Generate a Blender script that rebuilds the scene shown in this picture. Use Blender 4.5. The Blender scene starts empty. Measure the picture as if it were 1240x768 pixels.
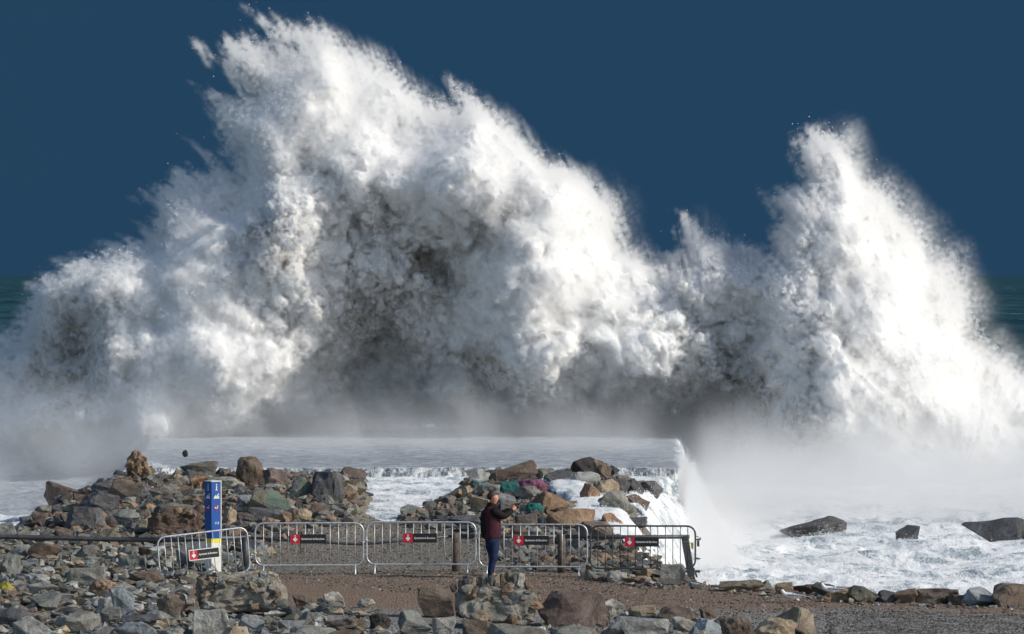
import bpy, bmesh, math, random
import numpy as np
from mathutils import Vector, Matrix, Euler, noise as mnoise

# ------------------------------------------------------------------ camera, sky, sun, exposure
sc = bpy.context.scene
COL = sc.collection
F = 5900.0          # focal length in pixels of the 1240 px wide photograph
CZ = 6.2            # camera height
cam = bpy.data.objects.new('camera', bpy.data.cameras.new('camera'))
COL.objects.link(cam)
cam.location = (0, 0, CZ)
cam.rotation_euler = (math.radians(90), 0, 0)
cam.data.sensor_width = 36
cam.data.lens = F / 1240 * 36
cam.data.shift_y = -51 / 1240
cam.data.clip_start = 1
cam.data.clip_end = 60000
sc.camera = cam

SUN_EL = math.radians(32)
SUN_AZ = math.radians(107)
world = bpy.data.worlds.new('World')
sc.world = world
world.use_nodes = True
wn = world.node_tree
bg = wn.nodes['Background']
bg.inputs[1].default_value = 0.15
sky = wn.nodes.new('ShaderNodeTexSky')
sky.sky_type = 'NISHITA'
sky.sun_disc = False
sky.sun_elevation = SUN_EL
sky.sun_rotation = SUN_AZ
# dark storm bank standing over the sea, clear sky behind the viewer
tc = wn.nodes.new('ShaderNodeTexCoord')
sx = wn.nodes.new('ShaderNodeSeparateXYZ')
wn.links.new(tc.outputs['Generated'], sx.inputs[0])
mr = wn.nodes.new('ShaderNodeMapRange')
mr.interpolation_type = 'SMOOTHERSTEP'
mr.inputs[1].default_value = 0.7
mr.inputs[2].default_value = -0.6
wn.links.new(sx.outputs['Y'], mr.inputs[0])
cn = wn.nodes.new('ShaderNodeTexNoise')
cn.inputs['Scale'].default_value = 7.0
cn.inputs['Detail'].default_value = 4.0
wn.links.new(tc.outputs['Generated'], cn.inputs['Vector'])
cr = wn.nodes.new('ShaderNodeMix'); cr.data_type = 'RGBA'
k = 1 / 0.15
cr.inputs[6].default_value = (0.0140 * k, 0.0530 * k, 0.114 * k, 1)
cr.inputs[7].default_value = (0.0185 * k, 0.0555 * k, 0.106 * k, 1)
wn.links.new(cn.outputs[0], cr.inputs[0])
mx = wn.nodes.new('ShaderNodeMix'); mx.data_type = 'RGBA'
wn.links.new(mr.outputs[0], mx.inputs[0])
wn.links.new(cr.outputs[2], mx.inputs[6])
wn.links.new(sky.outputs[0], mx.inputs[7])
wn.links.new(mx.outputs[2], bg.inputs[0])

sun_l = bpy.data.lights.new('sun', 'SUN')
sun_l.energy = 3.75
sun_l.angle = math.radians(.5)
sun_l.color = (1, .94, .84)
sun = bpy.data.objects.new('sun', sun_l)
COL.objects.link(sun)
sun_dir = Vector((math.sin(SUN_AZ) * math.cos(SUN_EL), math.cos(SUN_AZ) * math.cos(SUN_EL), math.sin(SUN_EL)))
sun.rotation_euler = sun_dir.to_track_quat('Z', 'Y').to_euler()
sc.view_settings.view_transform = 'Standard'
sc.view_settings.look = 'None'
sc.view_settings.exposure = 0
sc.cycles.volume_bounces = 6
sc.cycles.max_bounces = 8
sc.cycles.volume_step_rate = 1.5
sc.cycles.volume_max_steps = 256
sc.render.film_transparent = False

# ------------------------------------------------------------------ small helpers
def ss(a, b, x):
    t = np.clip((x - a) / (b - a), 0, 1)
    return t * t * (3 - 2 * t)

class N2:
    """2D gradient noise for numpy arrays"""
    def __init__(s, seed):
        r = np.random.default_rng(seed); g = r.random((256, 256)) * 2 * np.pi
        s.gx = np.cos(g); s.gy = np.sin(g)
    def __call__(s, x, y):
        xi = np.floor(x).astype(int); yi = np.floor(y).astype(int); fx = x - xi; fy = y - yi
        u = fx**3 * (fx * (fx * 6 - 15) + 10); v = fy**3 * (fy * (fy * 6 - 15) + 10)
        def g(i, j):
            a = (xi + i) & 255; b = (yi + j) & 255
            return s.gx[a, b] * (fx - i) + s.gy[a, b] * (fy - j)
        return ((1-u)*(1-v)*g(0,0) + u*(1-v)*g(1,0) + (1-u)*v*g(0,1) + u*v*g(1,1)) * 1.5

_n2 = {}
def n2(seed):
    if seed not in _n2: _n2[seed] = N2(seed)
    return _n2[seed]

def fbm2(x, y, seed, o=4, gain=.5, billow=False):
    r = 0; a = 1; t = 0
    for k in range(o):
        n = n2(seed + k)(x * 2**k + 17 * k, y * 2**k + 9 * k)
        r = r + a * ((np.abs(n) * 2 - .5) if billow else n); t += a; a *= gain
    return r / t * 1.4

def link(o, parent=None, **props):
    COL.objects.link(o)
    if parent is not None: o.parent = parent
    for k_, v_ in props.items(): o[k_] = v_
    return o

def mesh_obj(name, verts, faces, mat=None, parent=None, smooth=False, **props):
    me = bpy.data.meshes.new(name)
    me.from_pydata([tuple(v) for v in verts], [], faces)
    me.update()
    if smooth: me.polygons.foreach_set('use_smooth', [True] * len(me.polygons))
    if mat: me.materials.append(mat)
    return link(bpy.data.objects.new(name, me), parent, **props)

def empty(name, loc, rz=0, **props):
    o = bpy.data.objects.new(name, None)
    o.empty_display_size = .2
    o.location = loc; o.rotation_euler = (0, 0, rz)
    return link(o, None, **props)

class Shape:
    """collects boxes and tubes and links them as one mesh"""
    def __init__(s): s.v = []; s.f = []
    def add(s, vs, fs):
        n = len(s.v); s.v += [tuple(v) for v in vs]; s.f += [tuple(i + n for i in f) for f in fs]; return s
    def box(s, c, d, rot=None):
        vs = [Vector((x * d[0] / 2, y * d[1] / 2, z * d[2] / 2)) for x in (-1, 1) for y in (-1, 1) for z in (-1, 1)]
        if rot is not None: vs = [rot @ v for v in vs]
        c = Vector(c)
        return s.add([v + c for v in vs], [(0,1,3,2),(4,6,7,5),(0,4,5,1),(2,3,7,6),(0,2,6,4),(1,5,7,3)])
    def tube(s, pts, r, n=8, closed=False):
        pts = [Vector(p) for p in pts]; m = len(pts)
        rs = r if isinstance(r, (list, tuple)) else [r] * m
        rings = []
        up = Vector((0, 0, 1))
        for i, p in enumerate(pts):
            a = pts[(i - 1) % m] if (closed or i > 0) else p
            b = pts[(i + 1) % m] if (closed or i < m - 1) else p
            t = (b - a).normalized()
            ref = up if abs(t.z) < .9 else Vector((0, 1, 0))
            if abs(t.y) < .2: ref = Vector((0, 1, 0))
            u = t.cross(ref).normalized(); w = t.cross(u).normalized()
            rings.append([p + (u * math.cos(2*math.pi*j/n) + w * math.sin(2*math.pi*j/n)) * rs[i] for j in range(n)])
        vs = [v for ring in rings for v in ring]
        fs = []
        for i in range(m if closed else m - 1):
            k2 = (i + 1) % m
            for j in range(n):
                fs.append((i*n+j, i*n+(j+1) % n, k2*n+(j+1) % n, k2*n+j))
        if not closed:
            fs.append(tuple(range(n))[::-1]); fs.append(tuple((m-1)*n+j for j in range(n)))
        return s.add(vs, fs)
    def build(s, name, mat, parent=None, smooth=False, **props):
        return mesh_obj(name, s.v, s.f, mat, parent, smooth, **props)

# materials
def new_mat(name):
    m = bpy.data.materials.new(name); m.use_nodes = True
    return m, m.node_tree, m.node_tree.nodes['Principled BSDF']

def noise_node(nt, scale, detail=4, rough=.5, coord=None, kind='ShaderNodeTexNoise'):
    n = nt.nodes.new(kind); n.inputs['Scale'].default_value = scale
    if kind == 'ShaderNodeTexNoise':
        n.inputs['Detail'].default_value = detail; n.inputs['Roughness'].default_value = rough
    if coord is not None: nt.links.new(coord, n.inputs['Vector'])
    return n

def mixc(nt, fac, a, b, mode='MIX'):
    m = nt.nodes.new('ShaderNodeMix'); m.data_type = 'RGBA'; m.blend_type = mode
    for i, v in ((0, fac), (6, a), (7, b)):
        if isinstance(v, (int, float)): m.inputs[i].default_value = v
        elif isinstance(v, tuple): m.inputs[i].default_value = (*v, 1) if len(v) == 3 else v
        else: nt.links.new(v, m.inputs[i])
    return m.outputs[2]

def ramp(nt, fac, a, b, lo=0., hi=1.):
    m = nt.nodes.new('ShaderNodeMapRange'); m.interpolation_type = 'SMOOTHSTEP'
    nt.links.new(fac, m.inputs[0])
    for i, v in zip((1, 2, 3, 4), (a, b, lo, hi)): m.inputs[i].default_value = v
    return m.outputs[0]

def bump(nt, bsdf, height, strength, dist, prev=None):
    b = nt.nodes.new('ShaderNodeBump'); b.inputs['Strength'].default_value = strength; b.inputs['Distance'].default_value = dist
    nt.links.new(height, b.inputs['Height'])
    if prev is not None: nt.links.new(prev, b.inputs['Normal'])
    nt.links.new(b.outputs[0], bsdf.inputs['Normal'])
    return b.outputs[0]

def simple_mat(name, col, rough=.6, metal=0, var=.15, scale=8, bmp=0, spec=None):
    m, nt, b = new_mat(name)
    t = nt.nodes.new('ShaderNodeTexCoord')
    n = noise_node(nt, scale, 5, .6, t.outputs['Object'])
    lo = tuple(c * (1 - var) for c in col); hi = tuple(min(1, c * (1 + var)) for c in col)
    nt.links.new(mixc(nt, ramp(nt, n.outputs[0], .3, .7), lo, hi), b.inputs['Base Color'])
    b.inputs['Roughness'].default_value = rough; b.inputs['Metallic'].default_value = metal
    if spec is not None: b.inputs['Specular IOR Level'].default_value = spec
    if bmp: bump(nt, b, n.outputs[0], bmp, .02)
    return m

# ------------------------------------------------------------------ terrain height
def ground_z(x, y):
    x = np.asarray(x, float); y = np.asarray(y, float)
    z = .035 * fbm2(x / 6, y / 9, 301, 3)
    # low wet ground behind the gravel spit
    yb = np.interp(x, [-4.6, -3, -2.2, -1, 2], [119.5, 121.5, 130, 138, 140])
    z = z - .55 * ss(0, 3.5, y - yb)
    # right shore
    t = np.minimum(y - (97.6 - .965 * (x - 3.9)), x - np.interp(y, [96, 101, 106, 118, 135, 148, 160], [3.75, 3.4, 2.3, 2.4, 3.6, 5., 5.4]))
    z = z - 2.6 * ss(0, 2.8, t)
    # left shore
    t = np.minimum(np.interp(y, [105, 115, 125, 150], [-13.8, -12.2, -11.9, -11.6]) - x, y - 104)
    z = z - 2.6 * ss(-.4, 3.0, t)
    # left rock mound
    m = ss(-12.9, -10.6, x) * ss(-3.0, -4.7, x) * ss(107, 131, y) * ss(141, 133, y)
    z = z + 1.3 * m
    # centre rock mound
    m = np.interp(x, [-3.4, -2.3, -.8, 2.2, 3.2, 4.4], [0, .12, .75, 1, .8, 0]) * ss(107, 134, y) * ss(141, 136, y)
    z = z + .72 * m
    return z

def grid_mesh(name, xs, ys, zf, mat, **props):
    X, Y = np.meshgrid(xs, ys, indexing='ij')
    Z = zf(X, Y)
    nx_, ny_ = X.shape
    me = bpy.data.meshes.new(name)
    co = np.stack([X, Y, Z], -1).reshape(-1, 3).astype(np.float32)
    me.vertices.add(len(co)); me.vertices.foreach_set('co', co.ravel())
    i, j = np.meshgrid(np.arange(nx_ - 1), np.arange(ny_ - 1), indexing='ij')
    a = (i * ny_ + j).ravel()
    q = np.stack([a, a + ny_, a + ny_ + 1, a + 1], -1).astype(np.int32)
    me.loops.add(q.size); me.loops.foreach_set('vertex_index', q.ravel())
    me.polygons.add(len(q)); me.polygons.foreach_set('loop_start', np.arange(0, q.size, 4, dtype=np.int32))
    me.polygons.foreach_set('use_smooth', np.ones(len(q), bool))
    me.update(); me.validate()
    me.materials.append(mat)
    return link(bpy.data.objects.new(name, me), None, **props)

_TX, _TY = np.arange(-18, 18.01, .08), np.arange(76, 176, .08)
_TH = ground_z(_TX[:, None] + 0 * _TY[None], _TY[None] + 0 * _TX[:, None])
def table_z(x, y, T=None):
    i_ = np.clip(((np.asarray(x) + 18) / .08).round().astype(int), 0, len(_TX) - 1); j_ = np.clip(((np.asarray(y) - 76) / .08).round().astype(int), 0, len(_TY) - 1)
    return (_TH if T is None else T)[i_, j_]
_RY = np.linspace(78., 175., 1400)
def ray_ground(u, v):
    """point of the ground seen at photograph pixel (u, v)"""
    ys_ = _RY
    z_ = CZ - (v - 333) * ys_ / F
    g_ = table_z((u - 620) * ys_ / F, ys_)
    hit = np.nonzero(z_ <= g_)[0]
    i_ = hit[0] if len(hit) else len(ys_) - 1
    return Vector(((u - 620) * ys_[i_] / F, ys_[i_], float(g_[i_])))

# ground material : red-brown sandy track with grey gravel either side
mat_ground, nt, b = new_mat('gravel_ground')
geo = nt.nodes.new('ShaderNodeNewGeometry')
sep = nt.nodes.new('ShaderNodeSeparateXYZ'); nt.links.new(geo.outputs['Position'], sep.inputs[0])
mp = nt.nodes.new('ShaderNodeMapping'); mp.inputs['Scale'].default_value = (.35, 1, 1); nt.links.new(geo.outputs['Position'], mp.inputs[0])
nl = noise_node(nt, .8, 5, .6, mp.outputs[0])
yj = nt.nodes.new('ShaderNodeMath'); yj.operation = 'MULTIPLY_ADD'; yj.inputs[1].default_value = 5.0
nt.links.new(nl.outputs[0], yj.inputs[0]); nt.links.new(sep.outputs['Y'], yj.inputs[2])
near = ramp(nt, yj.outputs[0], 91.6, 93.4)
far = ramp(nt, yj.outputs[0], 102., 105.)
n_f = noise_node(nt, 16, 3, .7, geo.outputs['Position'])
n_m = noise_node(nt, 5, 5, .7, geo.outputs['Position'])
vor = noise_node(nt, 22, coord=geo.outputs['Position'], kind='ShaderNodeTexVoronoi')
red = mixc(nt, n_m.outputs[0], (.145, .096, .068), (.30, .215, .155))
grey = mixc(nt, vor.outputs['Color'], (.08, .08, .08), (.38, .375, .36))
olive = mixc(nt, vor.outputs['Color'], (.09, .082, .068), (.32, .29, .24))
c = mixc(nt, near, grey, red)
c = mixc(nt, far, c, olive)
c = mixc(nt, ramp(nt, n_f.outputs[0], .62, .72, 0, .7), c, (.38, .35, .31))
c = mixc(nt, ramp(nt, n_f.outputs[0], .40, .30, 0, .75), c, (.03, .027, .025))
nt.links.new(c, b.inputs['Base Color']); b.inputs['Roughness'].default_value = .85
bump(nt, b, vor.outputs['Distance'], .9, .05, bump(nt, b, n_f.outputs[0], .8, .06))

gx = np.concatenate([[-120, -80, -50], np.arange(-30, -15, .8), np.arange(-15, 15, .12), np.arange(15, 30, .8), [50, 80, 120]])
gy = np.concatenate([[-60, -20, 20, 50], np.arange(70, 84, 1), np.arange(84, 142, .2), np.arange(142, 150, 1.)])
ground = grid_mesh('ground', gx, gy, lambda x, y: ground_z(x, y) + .02 * fbm2(x * 1.6, y * 1.6, 77, 3), mat_ground, kind='structure')

# ------------------------------------------------------------------ water
SEA = -1.35
def px_of(x, y, z):
    return 620 + F * x / y, 333 + F * (CZ - z) / y

def edge_l(y): return np.interp(y, [96, 103, 110, 125, 140, 148, 180], [2.9, 1.7, 1.4, 2.0, 3.2, 5.0, 6.1])
def edge_r(y): return np.interp(y, [96, 103, 110, 125, 140, 148, 180], [4.3, 3.4, 3.6, 4.3, 5.0, 5.5, 6.6])
def water_z(x, y):
    wav = fbm2(x / 3.2, y / 3.0, 401, 3) * .26 + fbm2(x / 1.1, y / 1.3, 411, 5, .7) * .11 - fbm2(x / .8, y / 1.6, 415, 4, .6, True) * .07 * ss(-.2, .5, fbm2(x / 2.6, y / 5, 418, 2))
    left = fbm2(x / .9, y / 1.6, 421, 4, .6)
    plat = .35 + .015 * fbm2(x / 1.2, y / 2.5, 431, 3)
    lowz = .10 - .10 * ss(146, 120, y) + .05 * left - .05 * fbm2(x / .8, y / .9, 441, 4, .6, True)
    yst = 147.6 + .25 * fbm2(x / .8, x * 0, 451, 3)
    z = lowz + (plat - lowz) * ss(yst - .7, yst + .2, y) - 1.2 * ss(120.5, 117, y)
    z = z + .10 * np.exp(-((y - yst + .1) / .3)**2) * fbm2(x * 2.6, y, 455, 3)
    er, el = edge_r(y), edge_l(y)
    fall = ss(el, er, x + .25 * left)
    drop = fbm2(x * 1.6, y * .8, 461, 4, .6, True)
    z = z * (1 - fall) + fall * (SEA + wav) - .22 * drop * 4 * fall * (1 - fall)
    # left sea
    fl = ss(-11.0, -13.0, x + .05 * (y - 140))
    z = z * (1 - fl) + fl * (SEA + .25 + wav)
    # thin sheets of water running over the centre mound and down to the right
    g = ground_z(x, y)
    u_, v_ = px_of(x, y, g)
    q = u_ - (655 + (v_ - 583) * 1.05)
    m1 = ss(-8, 6, q + 14 * left) * ss(58, 36, q + 12 * left) * ss(580, 588, v_) * ss(700, 660, v_)
    q2 = u_ - (715 + (v_ - 600) * .9)
    m2 = ss(-6, 4, q2 + 10 * left) * ss(26, 12, q2 + 8 * left) * ss(598, 606, v_) * ss(700, 670, v_)
    m3 = ss(-4, 14, u_ - (752 + (v_ - 600) * .75) + 14 * left) * ss(596, 606, v_)
    over = np.maximum(np.maximum(m1, m2), m3) * ss(110, 114, y) * ss(141, 138, y) * ss(-1, 0, x)
    return np.maximum(z, np.where(over > .25, g + .10 * over - .07 + .12 * ss(.25, .6, over) + .05 * left, -9))

_TW = water_z(_TX[:, None] + 0 * _TY[None], _TY[None] + 0 * _TX[:, None])
mat_surf, nt, b = new_mat('foaming_water')
geo = nt.nodes.new('ShaderNodeNewGeometry')
sep = nt.nodes.new('ShaderNodeSeparateXYZ'); nt.links.new(geo.outputs['Position'], sep.inputs[0])
mp = nt.nodes.new('ShaderNodeMapping'); mp.inputs['Scale'].default_value = (1, .45, 1); nt.links.new(geo.outputs['Position'], mp.inputs[0])
nA = noise_node(nt, 1.1, 8, .68, mp.outputs[0]); nA.inputs['Distortion'].default_value = .8
nB = noise_node(nt, 5.5, 6, .7, mp.outputs[0]); nB.inputs['Distortion'].default_value = .6
mp2 = nt.nodes.new('ShaderNodeMapping'); mp2.inputs['Scale'].default_value = (.6, .7, 1); nt.links.new(geo.outputs['Position'], mp2.inputs[0])
nC = noise_node(nt, 4.0, 8, .75, mp2.outputs[0])
foam = mixc(nt, ramp(nt, nA.outputs[0], .40, .53, 0, 1), (.24, .32, .36), (.84, .86, .88))
foam = mixc(nt, ramp(nt, nB.outputs[0], .50, .62, 0, .8), foam, (.90, .91, .92))
flat = mixc(nt, ramp(nt, nC.outputs[0], .40, .66, 0, 1), (.20, .23, .27), (.56, .60, .64))
isplat = ramp(nt, sep.outputs['Y'], 147.0, 148.6)
inx = ramp(nt, sep.outputs['X'], 6.2, 5.4)
mm = nt.nodes.new('ShaderNodeMath'); mm.operation = 'MULTIPLY'; nt.links.new(isplat, mm.inputs[0]); nt.links.new(inx, mm.inputs[1])
st1 = ramp(nt, sep.outputs['Y'], 146.7, 147.0); st2 = ramp(nt, sep.outputs['Y'], 147.9, 147.6)
stp = nt.nodes.new('ShaderNodeMath'); stp.operation = 'MULTIPLY'; nt.links.new(st1, stp.inputs[0]); nt.links.new(st2, stp.inputs[1])
stq = nt.nodes.new('ShaderNodeMath'); stq.operation = 'MULTIPLY'; nt.links.new(stp.outputs[0], stq.inputs[0]); nt.links.new(inx, stq.inputs[1])
mp3 = nt.nodes.new('ShaderNodeMapping'); mp3.inputs['Scale'].default_value = (5.5, .6, 3); nt.links.new(geo.outputs['Position'], mp3.inputs[0])
nS = noise_node(nt, 1.0, 5, .75, mp3.outputs[0])
step_c = mixc(nt, ramp(nt, nS.outputs[0], .42, .62), (.09, .11, .12), (.72, .74, .75))
nt.links.new(mixc(nt, stq.outputs[0], mixc(nt, mm.outputs[0], foam, flat), step_c), b.inputs['Base Color'])
b.inputs['Roughness'].default_value = .45
b.inputs['IOR'].default_value = 1.33
p = bump(nt, b, nB.outputs[0], .6, .12)
bump(nt, b, nA.outputs[0], .5, .2, p)

wx = np.concatenate([np.arange(-24, -13, .3), np.arange(-13, 14, .075), np.arange(14, 26, .3)])
wy = np.concatenate([np.arange(93, 110, .25), np.arange(110, 150, .13), np.arange(150, 192, .5)])
surf = grid_mesh('surf', wx, wy, water_z, mat_surf, kind='structure')

mat_sea, nt, b = new_mat('open_sea')
geo = nt.nodes.new('ShaderNodeNewGeometry')
mp = nt.nodes.new('ShaderNodeMapping'); mp.inputs['Scale'].default_value = (.06, .014, 1); nt.links.new(geo.outputs['Position'], mp.inputs[0])
nA = noise_node(nt, 1.0, 9, .72, mp.outputs[0])
mp2 = nt.nodes.new('ShaderNodeMapping'); mp2.inputs['Scale'].default_value = (.10, .016, 1); nt.links.new(geo.outputs['Position'], mp2.inputs[0])
nB = noise_node(nt, 1.0, 6, .7, mp2.outputs[0])
c = mixc(nt, ramp(nt, nA.outputs[0], .35, .65), (.006, .030, .044), (.024, .078, .098))
c = mixc(nt, ramp(nt, nB.outputs[0], .60, .70, 0, .8), c, (.30, .38, .42))
nt.links.new(c, b.inputs['Base Color']); b.inputs['Roughness'].default_value = .55; b.inputs['IOR'].default_value = 1.2
bump(nt, b, nA.outputs[0], .5, .8)
sx_ = np.concatenate([[-30000, -8000, -2000, -600, -200, -90], np.linspace(-60, 60, 60), [90, 200, 600, 2000, 8000, 30000]])
sy_ = np.concatenate([[93, 110, 130, 150, 180], np.geomspace(200, 45000, 120)])
sea = grid_mesh('sea', sx_, sy_, lambda x, y: SEA - .25 + .35 * fbm2(x / 14, y / 30, 471, 3) * ss(185, 260, y) * ss(4000, 800, y) - .25 * ss(185, 150, y), mat_sea, kind='structure')

# ------------------------------------------------------------------ the breaking wave : density grid -> volume, dense core, droplets
def iso_noise(shape, vox, lam, rng_):
    """isotropic band-pass noise (unit variance) at wavelength lam metres on an anisotropic grid"""
    out = []
    W = np.fft.rfftn(rng_.standard_normal(shape, dtype=np.float32)).astype(np.complex64)
    k2 = (np.fft.fftfreq(shape[0], vox[0])[:, None, None]**2 + np.fft.fftfreq(shape[1], vox[1])[None, :, None]**2
          + np.fft.rfftfreq(shape[2], vox[2])[None, None, :]**2).astype(np.float32)
    kk = np.sqrt(k2)
    for l in lam:
        f = np.exp(-(np.log(np.maximum(kk, 1e-5) * l) / .42)**2).astype(np.float32)
        n = np.fft.irfftn(W * f, s=shape).astype(np.float32)
        n /= n.std()
        yield n

Y0 = 180.0
X0, X1, Z0, Z1, YA, YB = -21.5, 21.5, -1.4, 16.6, 169., 189.
VX = .055; VY = .14
nx, ny, nz = int((X1-X0)/VX), int((YB-YA)/VY), int((Z1-Z0)/VX)
nx += nx % 2; ny += ny % 2; nz += nz % 2
xs = np.linspace(X0, X1, nx); ys = np.linspace(YA, YB, ny).astype(np.float32); zs = np.linspace(Z0, Z1, nz)
U = (620 + F*xs/Y0)[:, None] + 0*zs[None]; V = (333 + F*(CZ-zs)/Y0)[None] + 0*xs[:, None]
poly = [(-140,450),(-60,430),(0,402),(18,392),(25,370),(35,345),(60,318),(100,302),(140,292),(175,286),(172,268),(191,250),(152,242),(190,238),(187,228),(222,206),(250,203),(230,168),(256,186),(277,196),(262,172),(252,133),(240,104),(272,116),(284,114),(273,94),(238,55),(266,68),(265,48),(285,42),(308,45),(348,56),(326,40),(293,10),(330,30),(326,15),(355,30),(378,38),(380,28),(410,38),(441,50),(469,68),(500,90),(535,118),(552,128),(542,94),(568,106),(590,120),(611,133),(630,152),(650,172),(673,192),(677,188),(697,196),(714,202),(735,226),(756,240),(764,262),(765,290),(785,300),(800,312),(817,311),(825,294),(819,254),(838,262),(867,282),(900,292),(925,298),(930,279),(940,261),(920,230),(954,232),(970,216),(961,182),(982,144),(1003,148),(1029,160),(1042,184),(1052,206),(1078,218),(1098,248),(1128,268),(1136,296),(1168,308),(1178,345),(1192,372),(1190,400),(1222,425),(1260,452),(1400,490),(1400,640),(900,650),(850,600),(828,534),(600,530),(450,524),(330,536),(230,556),(140,580),(90,620),(0,630),(-140,640)]
P = np.array(poly, float); Q = np.roll(P, -1, 0)
d2 = np.full(U.shape, 1e9); ins = np.zeros(U.shape, bool)
for (ax, ay), (bx, by) in zip(P, Q):
    ex, ey = bx-ax, by-ay; t = np.clip(((U-ax)*ex+(V-ay)*ey)/(ex*ex+ey*ey), 0, 1)
    d2 = np.minimum(d2, (U-ax-t*ex)**2+(V-ay-t*ey)**2)
    if ay != by: ins ^= ((ay > V) != (by > V)) & (U < ax+(V-ay)*ex/ey)
D = np.where(ins, 1, -1)*np.sqrt(d2)
def polar(cu, cv, seed, ka=26, kr=170):
    a = np.arctan2(U-cu, -(V-cv)); r = np.hypot(U-cu, V-cv)
    return fbm2(a*ka/2+3, r/kr, seed, 5, .6)
w1 = ss(650, 500, U); w3 = ss(860, 960, U); w2 = 1-w1-w3
streak = w1*polar(640, 600, 11)+w2*polar(880, 600, 21)+w3*polar(1150, 580, 31)
streak_f = w1*polar(640, 600, 61, 90, 60)+w2*polar(880, 600, 71, 90, 60)+w3*polar(1150, 580, 81, 90, 60)
lump = fbm2(U/16, V/16, 91, 3, .6)
up = ss(560, 470, V)
def blur(a, r):
    for _ in range(3):
        for ax in (0, 1):
            c = np.cumsum(np.pad(a, [(r+1, r) if i == ax else (0, 0) for i in (0, 1)], mode='edge'), axis=ax)
            n = a.shape[ax]; a = (np.take(c, np.arange(2*r+1, 2*r+1+n), axis=ax)-np.take(c, np.arange(0, n), axis=ax))/(2*r+1)
    return a
gX = np.gradient(blur(D, 4), axis=0); gZ = np.gradient(blur(D, 4), axis=1); gl = np.hypot(gX, gZ)+1e-6
rightness = blur(np.clip(-gX/gl, -1, 1), 7)
D = D + up*ss(90, -10, D)*(10*streak + (4+9*ss(.2, -.6, rightness))*streak_f) + up*ss(25, -5, D)*6*lump*ss(.2, -.6, rightness)
def G(u, v, su, sv=None, rot=0):
    sv = sv or su; du = U-u; dv = V-v; c, s_ = math.cos(rot), math.sin(rot)
    return np.exp(-(((du*c+dv*s_)/su)**2+((-du*s_+dv*c)/sv)**2))
rz = np.clip(.35*G(1080, 400, 70, 90)+1.0*G(450, 340, 135, 120)+1.1*G(85, 450, 75, 110)+1.0*G(865, 390, 85, 130)+.8*G(625,470,90,50)+.7*G(340,250,50,60)+.7*G(950,330,45,110)+.7*G(880,500,110,40), 0, 1)
soft = .18 + .55*(1-rz) + 1.0*ss(.0, .75, rightness)*ss(170, 10, D)*(1-.6*rz) + .5*ss(500, 540, V) + .35*G(400, 130, 150, 110) + .9*G(1120, 420, 90, 160)
bul = [(1000,380,120,200,0,3.6),(985,230,60,110,0,1.2),(1100,540,140,120,0,3.6),(1060,360,60,70,0,.8),(1120,440,50,60,0,.9),(1010,500,50,60,0,.8),(930,520,45,70,0,1.8),
 (655,300,95,150,-.25,4.4),(620,430,50,70,0,1.6),(590,170,70,90,0,1.5),(560,215,80,40,0,1.5),(700,480,80,60,0,1.),
 (240,400,130,130,.3,3.6),(110,570,120,50,0,1.5),(190,530,85,60,0,3.2),(110,330,70,40,0,2.),(320,470,90,60,0,2.2),
 (345,280,45,60,0,2.2),(420,170,120,110,0,1.8),(300,120,60,90,0,.8),(410,360,50,45,0,1.5),(820,440,70,80,0,1.5),(850,330,35,50,0,1.2),(770,390,60,50,0,1.4)]
push = sum(p_*G(u_, v_, a_, b_, r_) for u_, v_, a_, b_, r_, p_ in bul)
hol = [(470,340,95,80,0,1.6),(520,330,30,45,0,-.8),(450,440,80,60,0,2.0),(885,490,60,40,0,1.6),(90,440,45,60,0,2.0),(890,430,40,120,0,1.6),(850,500,70,40,0,1.4),(640,520,200,30,0,.2)]
push -= sum(p_*G(u_, v_, a_, b_, r_) for u_, v_, a_, b_, r_, p_ in hol)
push += 1.2*fbm2(U/90+5, V/90, 51, 3) + .22*streak + .06*streak_f
D = D - 8*up
dm = D*Y0/F
h = np.sqrt(np.clip(dm, 0, 5)/5)*3.6
front = Y0-h-push; back = Y0+h+1
amp = .36+.60*G(470, 350, 150, 140)+.55*G(90, 470, 70, 110)+.45*G(850, 420, 130, 150)+.2*G(620,470,120,80)-.12*G(420, 130, 160, 90)
def col3(a): return np.asarray(a, np.float32)[:, None, :]
Yg = ys[None, :, None]
s = np.minimum(np.minimum(Yg-col3(front), col3(back)-Yg), col3(dm)*2.6)
rng = np.random.default_rng(7)
nlo = np.zeros((nx, ny, nz), np.float32); nhi = np.zeros((nx, ny, nz), np.float32)
for o_, n_ in enumerate(iso_noise((nx, ny, nz), ((X1-X0)/nx, (YB-YA)/ny, (Z1-Z0)/nz), [3.4, 1.7, .9, .5, .29, .16], rng)):
    if o_ < 3: nlo += (1, .62, .42)[o_]*(n_*.6 if o_ == 0 else (np.abs(n_)-.8))
    else: nhi += (.30, .22, .13)[o_-3]*((np.abs(n_)-.8) if o_ < 5 else n_*.7)
    if o_ == 4: nfine = n_
rough = .22+.95*rz
edge = ss(.0, 1.3, dm)*.8+.2
s += nlo*col3(amp*edge)*.72 + nhi*col3(rough*edge)*.66
n3 = nlo+nhi
leftness = ss(.45, -.35, rightness)
feath = ss(1.5, .15, dm)*up*(.6+.4*leftness)
soft = soft+.42*feath
softc = col3(soft)
s2 = s/softc + .16*nfine*np.minimum(softc, 1)
rho = np.clip(s2, 0, 1)**2*(3.2/softc**.8)
sf2 = w1*polar(640, 600, 111, 150, 60)+w2*polar(880, 600, 121, 150, 60)+w3*polar(1150, 580, 131, 150, 60)
spr = np.clip(.75+.95*nfine+.5*n3+col3(1.5*sf2+1.3*lump), 0, 3).astype(np.float32)
rho *= 1+col3(feath)*(spr*.8-1)
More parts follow.
